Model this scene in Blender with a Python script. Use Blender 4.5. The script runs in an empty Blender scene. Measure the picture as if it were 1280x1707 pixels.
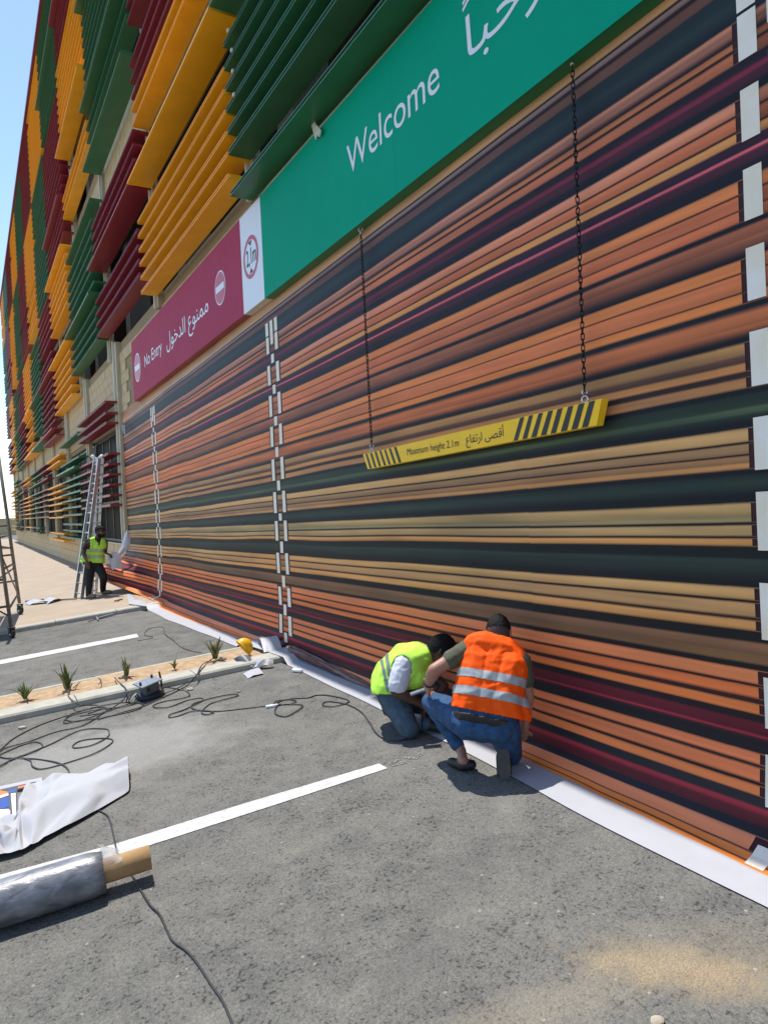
import bpy, bmesh, math, random
import numpy as np
from mathutils import Vector, Matrix, Quaternion, noise as mnoise
from mathutils.geometry import interpolate_bezier, delaunay_2d_cdt
R = math.radians
random.seed(7)
scene = bpy.context.scene
COL = scene.collection
PI = math.pi

# ------------------------------------------------------------------ camera, sky, sun, exposure
CAM = np.array([-3.2, 0.0, 1.7])                       # wall plane is x = 0, wall runs along +y, ground foot of wall z = 0
YAW, PITCH, ROLL = R(30.75), R(-0.7), R(-2.7)
FPX, CX, CY = 1160.0, 640.0, 853.5                     # focal length in pixels of the 1280 x 1707 photograph
_f = np.array([math.sin(YAW)*math.cos(PITCH), math.cos(YAW)*math.cos(PITCH), math.sin(PITCH)])
_r = np.cross(_f, [0, 0, 1]); _r /= np.linalg.norm(_r); _u = np.cross(_r, _f)
CR = _r*math.cos(ROLL)+_u*math.sin(ROLL); CU = -_r*math.sin(ROLL)+_u*math.cos(ROLL); CF = _f
cam = bpy.data.cameras.new('camera'); camo = bpy.data.objects.new('camera', cam); COL.objects.link(camo)
cam.sensor_fit = 'HORIZONTAL'; cam.sensor_width = 36; cam.lens = 36*FPX/1280; cam.clip_end = 3000; cam.clip_start = 0.05
camo.matrix_world = Matrix(((CR[0], CU[0], -CF[0], CAM[0]), (CR[1], CU[1], -CF[1], CAM[1]), (CR[2], CU[2], -CF[2], CAM[2]), (0, 0, 0, 1)))
scene.camera = camo

SUN = Vector((-0.035, 0.32, 0.95)).normalized()
world = bpy.data.worlds.new('World'); scene.world = world; world.use_nodes = True
nt = world.node_tree; nt.nodes.clear()
sky = nt.nodes.new('ShaderNodeTexSky'); sky.sky_type = 'NISHITA'; sky.sun_disc = False
sky.sun_elevation = math.asin(SUN.z); sky.sun_rotation = math.atan2(SUN.x, SUN.y)
sky.air_density = 1.0; sky.dust_density = 0.25; sky.ozone_density = 1.6
bg = nt.nodes.new('ShaderNodeBackground'); bg.inputs['Strength'].default_value = 0.125
wo = nt.nodes.new('ShaderNodeOutputWorld')
nt.links.new(sky.outputs[0], bg.inputs[0]); nt.links.new(bg.outputs[0], wo.inputs[0])
sl = bpy.data.lights.new('sun', 'SUN'); sl.energy = 3.2; sl.angle = R(0.53); sl.color = (1.0, 0.955, 0.89)
so = bpy.data.objects.new('sun', sl); COL.objects.link(so); so.rotation_euler = SUN.to_track_quat('Z', 'Y').to_euler()
vs = scene.view_settings; vs.view_transform = 'Standard'; vs.look = 'None'; vs.exposure = 0.95; vs.gamma = 1.0; vs.use_curve_mapping = False
scene.cycles.max_bounces = 6; scene.cycles.diffuse_bounces = 3; scene.cycles.glossy_bounces = 2; scene.cycles.transmission_bounces = 3

# ------------------------------------------------------------------ measuring helpers
T = math.tan(R(4.5))                                   # the apron falls away from the wall
def ray(x, y): return ((x-CX)/FPX)*CR-((y-CY)/FPX)*CU+CF
def gz(x): return T*max(x, -5.6)
def gnd(x, y, off=0.0):
    d = ray(x, y); k = (T*CAM[0]+off-CAM[2])/(d[2]-T*d[0]); return Vector(CAM+k*d)
def wal(x, y, X=0.0):
    d = ray(x, y); return Vector(CAM+d*(X-CAM[0])/d[0])
def dep(x, y, d): return Vector(CAM+ray(x, y)*d)
def depth(p): return float((np.array(p)-CAM)@CF)

# ------------------------------------------------------------------ object helpers
ORG = {}
def lin(c): return tuple(((v/255)/12.92 if v/255 <= .04045 else ((v/255+.055)/1.055)**2.4) for v in c)
def tag(o, label=None, cat=None, group=None, kind=None):
    if label: o['label'] = label
    if cat: o['category'] = cat
    if group: o['group'] = group
    if kind: o['kind'] = kind
    return o
def root(name, loc, label, cat, group=None):
    o = bpy.data.objects.new(name, None); COL.objects.link(o); o.location = loc; ORG[o.name] = Vector(loc)
    o.empty_display_size = .1
    return tag(o, label, cat, group)
def mesh_of(name, vs_, fs_, mats, idx=None, smooth=False):
    me = bpy.data.meshes.new(name); me.from_pydata([tuple(v) for v in vs_], [], fs_)
    for m in (mats if isinstance(mats, (list, tuple)) else [mats]): me.materials.append(m)
    if idx is not None: me.polygons.foreach_set('material_index', idx)
    if smooth: me.polygons.foreach_set('use_smooth', [True]*len(me.polygons))
    me.update(); return me
def put(name, me, parent=None, loc=None):
    o = bpy.data.objects.new(name, me); COL.objects.link(o)
    if parent is not None: o.parent = parent
    if loc is not None: o.location = loc
    return o
def build(name, vs_, fs_, mats, parent=None, smooth=False, idx=None):
    """vertices in world coordinates; origin is the parent's (thing's) origin"""
    off = ORG.get(parent.name, Vector()) if parent is not None else Vector()
    me = mesh_of(name, [Vector(v)-off for v in vs_], fs_, mats, idx, smooth)
    o = put(name, me, parent); ORG[o.name] = off
    return o
class MB:
    def __init__(s): s.v = []; s.f = []
    def add(s, vs_, fs_):
        n = len(s.v); s.v += [Vector(v) for v in vs_]; s.f += [tuple(i+n for i in f) for f in fs_]; return s
    def box(s, a, b):
        x0, y0, z0 = a; x1, y1, z1 = b
        return s.add([(x0,y0,z0),(x1,y0,z0),(x1,y1,z0),(x0,y1,z0),(x0,y0,z1),(x1,y0,z1),(x1,y1,z1),(x0,y1,z1)],
                     [(0,3,2,1),(4,5,6,7),(0,1,5,4),(1,2,6,5),(2,3,7,6),(3,0,4,7)])
    def bar(s, p, q, w, h=None, up=(0,0,1)):
        p, q = Vector(p), Vector(q); h = h or w; d = (q-p).normalized(); a = d.cross(Vector(up))
        if a.length < 1e-3: a = d.cross(Vector((1,0,0)))
        a.normalize(); b = a.cross(d); a *= w/2; b *= h/2
        return s.add([p-a-b,p+a-b,p+a+b,p-a+b,q-a-b,q+a-b,q+a+b,q-a+b],[(0,1,2,3),(7,6,5,4),(0,4,5,1),(1,5,6,2),(2,6,7,3),(3,7,4,0)])
    def tube(s, pts, rad, n=8, cap=True):
        pts = [Vector(p) for p in pts]; rr = rad if isinstance(rad, (list, tuple)) else [rad]*len(pts)
        t0 = (pts[1]-pts[0]).normalized(); a = t0.orthogonal().normalized(); base = len(s.v); prev = t0
        for i, p in enumerate(pts):
            t = (pts[min(i+1, len(pts)-1)]-pts[max(i-1, 0)])
            t = t.normalized() if t.length > 1e-9 else prev
            a = (prev.rotation_difference(t) @ a); a = (a-t*a.dot(t)).normalized(); b = t.cross(a); prev = t
            for k in range(n):
                c = 2*PI*k/n; s.v.append(p+(a*math.cos(c)+b*math.sin(c))*rr[i])
        for i in range(len(pts)-1):
            for k in range(n):
                s.f.append((base+i*n+k, base+i*n+(k+1)%n, base+(i+1)*n+(k+1)%n, base+(i+1)*n+k))
        if cap:
            s.f.append(tuple(base+k for k in range(n))[::-1]); e = base+(len(pts)-1)*n; s.f.append(tuple(e+k for k in range(n)))
        return s
    def build(s, name, mat, parent=None, smooth=False): return build(name, s.v, s.f, mat, parent, smooth)
def catmull(P, n=8):
    P = [Vector(p) for p in P]; out = []
    for i in range(len(P)-1):
        a, b, c, d = P[max(i-1,0)], P[i], P[i+1], P[min(i+2,len(P)-1)]
        for k in range(n):
            t = k/n
            out.append(0.5*((2*b)+(c-a)*t+(2*a-5*b+4*c-d)*t*t+(3*b-a-3*c+d)*t**3))
    out.append(P[-1]); return out
def sm(a, b, x):
    t = min(1, max(0, (x-a)/(b-a))); return t*t*(3-2*t)

# ------------------------------------------------------------------ materials
def N(nt_, t, **kw):
    n = nt_.nodes.new(t)
    for k, v in kw.items(): setattr(n, k, v)
    return n
def mat(name, col, rough=.6, metal=0, var=.0, vscale=3.0, bump=0, bscale=40, spec=.5, col2=None, **kw):
    m = bpy.data.materials.new(name); m.use_nodes = True; t = m.node_tree; b = t.nodes['Principled BSDF']
    col = lin(col) if max(col) > 1.5 else tuple(col)
    b.inputs['Base Color'].default_value = (*col, 1); b.inputs['Roughness'].default_value = rough; b.inputs['Metallic'].default_value = metal
    b.inputs['Specular IOR Level'].default_value = spec
    for k, v in kw.items(): b.inputs[k].default_value = v
    if var or col2 or bump:
        tc = N(t, 'ShaderNodeTexCoord')
    if var or col2:
        nz = N(t, 'ShaderNodeTexNoise'); nz.inputs['Scale'].default_value = vscale; nz.inputs['Detail'].default_value = 6; nz.inputs['Roughness'].default_value = .65
        t.links.new(tc.outputs['Object'], nz.inputs['Vector'])
        rp = N(t, 'ShaderNodeValToRGB'); rp.color_ramp.elements[0].position = .32; rp.color_ramp.elements[1].position = .7
        c2 = (lin(col2) if max(col2) > 1.5 else col2) if col2 else tuple(v*(1+var) for v in col)
        c1 = col if col2 else tuple(v*(1-var) for v in col)
        rp.color_ramp.elements[0].color = (*c1, 1); rp.color_ramp.elements[1].color = (*c2, 1)
        t.links.new(nz.outputs['Fac'], rp.inputs[0]); t.links.new(rp.outputs[0], b.inputs['Base Color'])
    if bump:
        n2 = N(t, 'ShaderNodeTexNoise'); n2.inputs['Scale'].default_value = bscale; n2.inputs['Detail'].default_value = 4
        t.links.new(tc.outputs['Object'], n2.inputs['Vector'])
        bp = N(t, 'ShaderNodeBump'); bp.inputs['Strength'].default_value = bump; bp.inputs['Distance'].default_value = .01
        t.links.new(n2.outputs['Fac'], bp.inputs['Height']); t.links.new(bp.outputs[0], b.inputs['Normal'])
    return m
M = {}
M['green'] = mat('louver_green', (.028,.150,.062), .4, var=.18, vscale=1.3)
M['yellow'] = mat('louver_yellow', (.95,.44,.011), .4, var=.1, vscale=1.3)
M['maroon'] = mat('louver_maroon', (.24,.017,.03), .4, var=.18, vscale=1.3)
M['stone'] = mat('beige_block', (.52,.41,.235), .85, var=.16, vscale=5, bump=.25, bscale=60)
M['stone2'] = mat('mortar', (.3,.235,.14), .95)
M['post'] = mat('post_paint', (.46,.40,.27), .55, var=.12, vscale=4)
M['rail'] = mat('pale_rail', (.62,.60,.50), .4)
M['concrete'] = mat('concrete_grey', (.22,.21,.19), .9, var=.2, vscale=2)
M['inner'] = mat('interior_grey', (.16,.155,.15), .9, var=.2, vscale=1)
M['frame'] = mat('window_frame', (.03,.03,.032), .4)
M['glass'] = mat('window_glass', (.012,.014,.016), .06, spec=.9)
M['dglass'] = mat('tinted_glass', (.010,.011,.012), .5, spec=.02)
M['sgreen'] = mat('sign_green', (.001,.34,.205), .6, spec=.05, var=.05, vscale=1)
M['sgreen2'] = mat('sign_green_edge', (.004,.16,.05), .35)
M['smag'] = mat('sign_magenta', (.42,.055,.105), .6, spec=.05, var=.06, vscale=1)
M['smag2'] = mat('sign_red_edge', (.26,.02,.02), .35)
M['swhite'] = mat('sign_white', (.78,.79,.80), .35)
M['sred'] = mat('sign_red', (.52,.02,.04), .35)
M['black'] = mat('sign_black', (.012,.012,.013), .5)
M['byellow'] = mat('bar_yellow', (.98,.58,.02), .45, spec=.25, var=.05, vscale=6)
M['chain'] = mat('black_chain', (.015,.013,.013), .35, metal=.6)
M['zinc'] = mat('zinc', (.55,.55,.56), .3, metal=1)
M['alu'] = mat('aluminium', (.56,.57,.58), .35, metal=.9, var=.1, vscale=20)
M['scaf'] = mat('scaffold_steel', (.21,.19,.16), .5, metal=.5, var=.3, vscale=12)
M['rubber'] = mat('black_rubber', (.018,.018,.019), .55)
M['cable'] = mat('cable_black', (.03,.031,.032), .5)
M['paper'] = mat('white_vinyl', (.38,.385,.41), .5, var=.03, vscale=9)
M['paperback'] = mat('vinyl_back', (.50,.51,.55), .55)
M['greyvinyl'] = mat('grey_vinyl_back', (.10,.105,.115), .5, var=.15, vscale=12)
M['card'] = mat('cardboard', (.44,.275,.13), .75, var=.1, vscale=16, bump=.1, bscale=90)
M['paint'] = mat('road_paint', (.36,.355,.34), .8, col2=(.62,.62,.60), vscale=26, bump=.3, bscale=120)
M['kerb'] = mat('kerb_concrete', (.37,.355,.30), .9, var=.14, vscale=9, bump=.25, bscale=110)
M['walk'] = mat('sidewalk_sand', (.335,.27,.20), .92, var=.1, vscale=1.6, bump=.15, bscale=70)
M['soil'] = mat('sandy_soil', (.36,.25,.145), .95, var=.28, vscale=14, bump=.8, bscale=35)
M['aloe'] = mat('aloe_green', (.10,.155,.045), .5, var=.3, vscale=18)
M['aloedry'] = mat('aloe_dry', (.23,.20,.085), .7, var=.25, vscale=18)
M['hat'] = mat('hat_yellow', (.78,.42,.01), .35)
M['lime'] = mat('vest_lime', (.46,.80,.085), .7, spec=.15, var=.1, vscale=9, bump=.2, bscale=30)
M['orange'] = mat('vest_orange', (.93,.095,.004), .7, spec=.15, var=.06, vscale=9, bump=.2, bscale=30)
M['reflect'] = mat('reflective_tape', (.33,.36,.37), .4, var=.08, vscale=25)
M['reflectd'] = mat('reflective_tape_dark', (.16,.20,.18), .4, var=.1, vscale=25)
M['jeans'] = mat('denim_blue', (.016,.062,.15), .85, var=.45, vscale=16, bump=.35, bscale=70)
M['jeans2'] = mat('denim_greyblue', (.05,.085,.12), .85, var=.35, vscale=16, bump=.35, bscale=70)
M['trous'] = mat('black_trousers', (.010,.010,.012), .8, var=.2, vscale=9)
M['olive'] = mat('olive_tee', (.075,.078,.045), .85, var=.2, vscale=24, bump=.25, bscale=60)
M['wtee'] = mat('white_tee', (.55,.57,.63), .85, var=.06, vscale=10, bump=.25, bscale=40)
M['btee'] = mat('brown_tee', (.03,.012,.014), .85)
M['skinA'] = mat('skin_tan', (.36,.175,.115), .5, var=.1, vscale=14, **{'Subsurface Weight': .08, 'Subsurface Radius': (.02,.008,.004)})
M['skinB'] = mat('skin_dark', (.075,.032,.020), .5, var=.12, vscale=14)
M['hair'] = mat('black_hair', (.007,.006,.006), .7, spec=.2, var=.4, vscale=90, bump=.6, bscale=220)
M['shoe'] = mat('black_shoe', (.011,.011,.012), .55)
M['sole'] = mat('worn_sole', (.07,.066,.06), .85, var=.2, vscale=40, bump=.3, bscale=90)
M['shoeg'] = mat('grey_shoe', (.20,.17,.14), .85, var=.2, vscale=20)
M['belt'] = mat('black_belt', (.012,.011,.01), .4)
M['wood'] = mat('wood', (.30,.16,.06), .7, var=.2, vscale=20)
M['trunk'] = mat('bark', (.09,.06,.04), .9)
M['leaf'] = mat('tree_leaf', (.055,.075,.025), .7, var=.35, vscale=3)
M['reeld'] = mat('reel_dark', (.022,.025,.03), .45, var=.2, vscale=20)
M['reelg'] = mat('reel_grey', (.085,.09,.10), .5, var=.25, vscale=18)
M['reelt'] = mat('reel_top', (.23,.27,.33), .35, metal=.3, var=.2, vscale=22)
M['wheel'] = mat('caster_green', (.022,.035,.027), .6)
M['pebble'] = mat('pebble', (.38,.33,.24), .9, var=.2, vscale=30)

def asphalt_mat():
    m = bpy.data.materials.new('asphalt'); m.use_nodes = True; t = m.node_tree; L = t.links.new; b = t.nodes['Principled BSDF']
    tc = N(t, 'ShaderNodeTexCoord'); P = tc.outputs['Object']
    def noise(scale, detail=6, rough=.6, dist=0):
        n = N(t, 'ShaderNodeTexNoise'); n.inputs['Scale'].default_value = scale; n.inputs['Detail'].default_value = detail
        n.inputs['Roughness'].default_value = rough; n.inputs['Distortion'].default_value = dist; L(P, n.inputs['Vector']); return n.outputs['Fac']
    def ramp(fac, a, b_, ca=(0,0,0), cb=(1,1,1)):
        r = N(t, 'ShaderNodeValToRGB'); e = r.color_ramp.elements; e[0].position = a; e[1].position = b_
        e[0].color = (*ca, 1); e[1].color = (*cb, 1); L(fac, r.inputs[0]); return r.outputs[0]
    def mix(f, a, b_, mode='MIX'):
        n = N(t, 'ShaderNodeMix', data_type='RGBA', blend_type=mode)
        for s, v in ((n.inputs[0], f), (n.inputs[6], a), (n.inputs[7], b_)):
            if hasattr(v, 'links'): L(v, s)
            elif isinstance(v, (int, float)): s.default_value = v
            else: s.default_value = (*v, 1)
        return n.outputs[2]
    def math_(op, a, b_=0.0):
        n = N(t, 'ShaderNodeMath', operation=op)
        for s, v in ((n.inputs[0], a), (n.inputs[1], b_)):
            if hasattr(v, 'links'): L(v, s)
            else: s.default_value = v
        return n.outputs[0]
    def blob(c, rx, ry, wob=.5, ns=5, rot=0.0):
        m0 = N(t, 'ShaderNodeMapping', vector_type='TEXTURE'); L(P, m0.inputs['Vector'])
        m0.inputs['Location'].default_value = (c[0], c[1], 0); m0.inputs['Rotation'].default_value = (0, 0, rot)
        mp = N(t, 'ShaderNodeMapping', vector_type='POINT'); L(m0.outputs[0], mp.inputs['Vector']); mp.inputs['Scale'].default_value = (1/rx, 1/ry, 0)
        ln = N(t, 'ShaderNodeVectorMath', operation='LENGTH'); L(mp.outputs[0], ln.inputs[0])
        d = math_('ADD', ln.outputs['Value'], math_('MULTIPLY', math_('SUBTRACT', NS[ns], .5), wob*2))
        return d
    NS = {3: noise(3, 4, .65), 6: noise(6.5, 4, .65)}
    big = noise(.55, 5, .6, .3); mid = noise(4.5, 7, .7); fine = noise(52, 3, .65)
    base = mix(ramp(big, .3, .72), (.086,.086,.083), (.150,.147,.136))
    base = mix(ramp(mid, .35, .75), base, (.165,.160,.142))
    vo = N(t, 'ShaderNodeTexVoronoi'); vo.inputs['Scale'].default_value = 130; L(P, vo.inputs['Vector'])
    stone = ramp(vo.outputs['Color'], .1, .95, (.72,.72,.72), (1.34,1.33,1.28))
    base = mix(.85, base, stone, 'MULTIPLY')
    pit = ramp(math_('ADD', fine, math_('MULTIPLY', math_('SUBTRACT', mid, .5), .35)), .33, .43, (.16,.16,.16), (1,1,1)); base = mix(.8, base, pit, 'MULTIPLY')
    # dusty pale blooms and scuffs
    dust = ramp(noise(1.3, 8, .72, .6), .55, .72); base = mix(math_('MULTIPLY', dust, .42), base, (.235,.228,.20))
    sc = N(t, 'ShaderNodeTexNoise'); mp2 = N(t, 'ShaderNodeMapping'); mp2.inputs['Rotation'].default_value = (0,0,R(35)); mp2.inputs['Scale'].default_value = (2.2, 9, 1)
    L(P, mp2.inputs['Vector']); L(mp2.outputs[0], sc.inputs['Vector']); sc.inputs['Scale'].default_value = 2.2; sc.inputs['Detail'].default_value = 7
    base = mix(math_('MULTIPLY', ramp(sc.outputs['Fac'], .64, .76), .16), base, (.30,.29,.27))
    pale = blob((-2.35, 5.9), 1.2, .9, .55, 3); base = mix(math_('MULTIPLY', ramp(pale, .45, 1.15, (1,1,1), (0,0,0)), .5), base, (.33,.325,.305))
    dark = blob((-.72, 6.65), .34, .2, .45, 6); base = mix(math_('MULTIPLY', ramp(dark, .4, 1.1, (1,1,1), (0,0,0)), .5), base, (.085,.085,.088))
    # wind-blown sand near the mural
    s1 = blob((-1.03, 1.70), .42, .17, .8, 6, R(-50)); s2 = blob((-1.55, 1.85), .75, .16, .8, 3, R(-12)); s3 = blob((-.80, 1.58), .55, .25, .8, 3, R(-50))
    gr = ramp(noise(190, 2, .6), .3, .62, (.62,.62,.62), (1.1,1.1,1.1)); brk = ramp(noise(110, 3, .7), .34, .58)
    for sb_, am, cl in ((s3, .30, (.29,.235,.15)), (s1, .9, (.33,.25,.15)), (s2, .34, (.34,.29,.20))):
        k = math_('MULTIPLY', ramp(sb_, .25, 1.25, (1,1,1), (0,0,0)), am); k = math_('MULTIPLY', k, math_('ADD', math_('MULTIPLY', brk, .55), .45))
        base = mix(k, base, mix(1.0, cl, gr, 'MULTIPLY'))
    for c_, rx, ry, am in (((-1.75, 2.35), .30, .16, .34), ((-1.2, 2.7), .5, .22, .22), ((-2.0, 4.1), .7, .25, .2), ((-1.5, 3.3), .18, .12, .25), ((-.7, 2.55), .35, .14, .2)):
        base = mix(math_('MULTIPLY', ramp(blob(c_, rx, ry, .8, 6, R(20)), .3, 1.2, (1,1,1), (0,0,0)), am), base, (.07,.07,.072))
    spk = N(t, 'ShaderNodeTexVoronoi'); spk.inputs['Scale'].default_value = 9; L(P, spk.inputs['Vector'])
    base = mix(math_('MULTIPLY', ramp(spk.outputs['Distance'], .05, .085, (1,1,1), (0,0,0)), .6), base, (.34,.33,.30))
    L(base, b.inputs['Base Color']); b.inputs['Roughness'].default_value = .9; b.inputs['Specular IOR Level'].default_value = .3
    v2 = N(t, 'ShaderNodeTexVoronoi'); v2.inputs['Scale'].default_value = 95; L(P, v2.inputs['Vector'])
    hgt = math_('ADD', math_('MULTIPLY', fine, 1.1), math_('MULTIPLY', v2.outputs['Distance'], -.5))
    bp = N(t, 'ShaderNodeBump'); bp.inputs['Strength'].default_value = .7; bp.inputs['Distance'].default_value = .008
    L(hgt, bp.inputs['Height']); L(bp.outputs[0], b.inputs['Normal'])
    return m
M['asphalt'] = asphalt_mat()

def print_mat(name, rough=.55):
    m = bpy.data.materials.new(name); m.use_nodes = True; t = m.node_tree; b = t.nodes['Principled BSDF']
    a = N(t, 'ShaderNodeVertexColor'); a.layer_name = 'Print'
    tc = N(t, 'ShaderNodeTexCoord'); mp = N(t, 'ShaderNodeMapping'); mp.inputs['Scale'].default_value = (1, .35, 9); t.links.new(tc.outputs['Object'], mp.inputs['Vector'])
    nz = N(t, 'ShaderNodeTexNoise'); nz.inputs['Scale'].default_value = 2.4; nz.inputs['Detail'].default_value = 6; t.links.new(mp.outputs[0], nz.inputs['Vector'])
    rp = N(t, 'ShaderNodeValToRGB'); rp.color_ramp.elements[0].position = .3; rp.color_ramp.elements[1].position = .72
    rp.color_ramp.elements[0].color = (.78,.80,.84,1); rp.color_ramp.elements[1].color = (1.16,1.12,1.06,1); t.links.new(nz.outputs['Fac'], rp.inputs[0])
    mx = N(t, 'ShaderNodeMix', data_type='RGBA', blend_type='MULTIPLY'); mx.inputs[0].default_value = 1
    t.links.new(a.outputs['Color'], mx.inputs[6]); t.links.new(rp.outputs[0], mx.inputs[7]); t.links.new(mx.outputs[2], b.inputs['Base Color'])
    b.inputs['Roughness'].default_value = rough; b.inputs['Specular IOR Level'].default_value = .18
    return m
M['print'] = print_mat('printed_vinyl')

# ================================================================== SETTING: ground, sidewalk, kerbs, markings
gx = [-420, -60, -20, -5.6, 0.0, 90]; gy = [-60, -5, 14, 60, 420]
gv = [(x, y, gz(x) if x <= 0 else 0.0) for y in gy for x in gx]; nx = len(gx)
gf_ = [(j*nx+i, j*nx+i+1, (j+1)*nx+i+1, (j+1)*nx+i) for j in range(len(gy)-1) for i in range(nx-1)]
tag(build('asphalt_ground', gv, gf_, M['asphalt']), kind='structure')

WK = .08                                               # sidewalk step
def wky(x): return 13.19-.09*x
xs = [-30, -12, -5.6, -4, -2.5, -1.2, 0.0]
v = []; f = []
for x in xs:
    y0 = wky(x)+.24; z = gz(x)+WK
    v += [(x, y0, z-.004), (x, 30, z-.004), (x, 75, z-.004)]
for i in range(len(xs)-1):
    for k in range(2): a = i*3+k; f.append((a, a+3, a+4, a+1))
walk = tag(build('sidewalk', v, f, M['walk']), kind='structure')
def kerb_run(parent, x0, x1, yf, width, h, seg, face=1):
    """a row of kerb stones, one object each, following y = yf(x)"""
    n = max(1, round((x1-x0)/seg)); c = .018; jt = .004
    for i in range(n):
        a = x0+(x1-x0)*i/n+jt; b = x0+(x1-x0)*(i+1)/n-jt; vs_ = []
        j = random.uniform(-.004, .004)
        for x in (a, b):
            y = yf(x)+j; z = gz(x)
            for dy, dz in ((0, -.12), (0, h-c), (c, h), (width-c, h), (width, h-c), (width, -.12)): vs_.append((x, y+dy, z+dz))
        fs_ = [(k, k+1, k+7, k+6) for k in range(5)]+[(0, 6, 11, 5)]+[(5, 4, 3, 2, 1, 0), (6, 7, 8, 9, 10, 11)]
        build('kerb_stone', vs_, fs_, M['kerb'], parent)
kerb_run(walk, -9, 0.0, wky, .235, WK, .95)
isl = root('planter_bed', (0, 7.6, 0), 'long low concrete kerbed planter bed with sandy soil between two parking bays', 'planter')
KH = .07
def isf(x): return 7.264-.12*x
kerb_run(isl, -7, -.05, isf, .30, KH, 1.15)
kerb_run(isl, -7, -.05, lambda x: isf(x)+.98, .09, KH-.035, 1.15)
xs = [-7+i*.1 for i in range(70)]; v = []; f = []
for x in xs:
    for k in range(13):
        y = isf(x)+.29+k*.70/12
        v.append((x, y, gz(x)+.034+.03*mnoise.noise((x*1.5, y*2, 0))+.012*mnoise.noise((x*9, y*9, 3))))
for i in range(len(xs)-1):
    for k in range(12): a = i*13+k; f.append((a, a+13, a+14, a+1))
build('soil', v, f, M['soil'], isl, True)

def strip(name, pts_top, pts_bot, lift=.004, mat_=None):
    tp = [gnd(*p) for p in pts_top]; bt = [gnd(*p) for p in pts_bot]; n = len(tp)
    v = [p+Vector((0,0,lift)) for p in tp+bt]; f = [(i, n+i, n+i+1, i+1) for i in range(n-1)]
    return tag(build(name, v, f, mat_ or M['paint']), kind='structure')
strip('parking_line', [(-700,1655),(-200,1516),(0,1460),(190,1409),(400,1343),(632,1274)], [(-700,1690),(-200,1542),(0,1483),(190,1430),(400,1362),(646,1282)])
strip('parking_line', [(-400,1181),(-120,1125),(0,1101.2),(228,1057)], [(-400,1192),(-120,1133),(0,1108.2),(231,1062.5)])
# worn ghost of the near line, flaking away towards the wall
wm = mat('worn_paint', (.20,.20,.19), .9, var=.4, vscale=45)
v = []; f = []
for k in range(46):
    t = random.random(); w_ = random.uniform(-1, 1)
    p = gnd(650+t*55+w_*3, 1276-t*17+w_*3.4); s_ = random.uniform(.008, .022); n0 = len(v)
    for q in range(6):
        a = q*PI/3+random.uniform(-.3, .3); v.append((p.x+math.cos(a)*s_*random.uniform(.6, 1.2), p.y+math.sin(a)*s_*random.uniform(.5, 1.1), 0)); v[-1] = (v[-1][0], v[-1][1], gz(v[-1][0])+.0035)
    f.append(tuple(range(n0, n0+6)))
tag(build('worn_line_paint', v, f, wm), kind='structure')

# ================================================================== BUILDING
BLD = root('parking_building', (0, 17, 0), 'tall beige parking building covered in green, yellow and maroon horizontal louvers', 'building')
YE = 64.0; Y0 = -14.0
m = MB()
for z0, z1 in ((3.85, 5.72), (8.3, 10.6), (12.8, 14.9), (17.0, 18.85)): m.box((.0, Y0, z0), (.3, YE, z1))
m.box((.0, 17.25, -.4), (.3, YE, 1.03)); m.box((.0, Y0, -.4), (.3, 17.25, 3.85))
m.box((.0, YE-.4, -.4), (12, YE, 18.85))
m.build('wall', M['stone2'], BLD)
m = MB()
for z in (4.45, 9.35, 13.75, 18.55): m.box((.3, Y0, z), (9, YE-.4, z+.3))
m.box((8.7, Y0, -.4), (9, YE-.4, 18.55)); m.box((.3, Y0, -.4), (9, YE-.4, .02))
for k in range(-3, 10): m.box((.35, 17.5+4.93*k, 0), (.85, 18.0+4.93*k, 18.55))
m.build('deck', M['inner'], BLD)
m = MB(); m.box((-.42, Y0, 18.80), (.35, YE, 18.92)); m.build('roof_edge', M['maroon'], BLD)
# masonry blocks of the stretches of wall in view
bme = mesh_of('block', *(lambda b: (b.v, b.f))(MB().box((-.03, .004, .004), (.002, .596, .246))), M['stone'])
nblk = 0
def block(y, z, ln=1.0):
    global nblk
    o = put('block', bme, BLD, (random.uniform(-.003, .003), y-17, z)); o.scale = (1, ln, 1); nblk += 1
rest = MB()
def course(z, y0, y1, shift, lim):
    y = y0-shift
    while y < y1:
        if y >= y0-.01 and y < lim and nblk < 298: block(y, z)
        else: rest.box((-.03, y+.004, z+.004), (.002, y+.596, z+.246))
        y += .6
for k in range(4): course(.02+.25*k, 17.6, 63, .3*(k % 2), 31)
for k in range(6): course(3.98+.25*k, 16.4 if k < 5 else 2.0, 63, .3*(k % 2), 27.5)
for z0, n in ((8.95, 5), (13.25, 5), (17.45, 5)):
    for k in range(n): course(z0+.25*k, 2.0, 63, .3*(k % 2), 0)
tag(rest.build('block_courses', M['stone'], BLD), kind='stuff')
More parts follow.
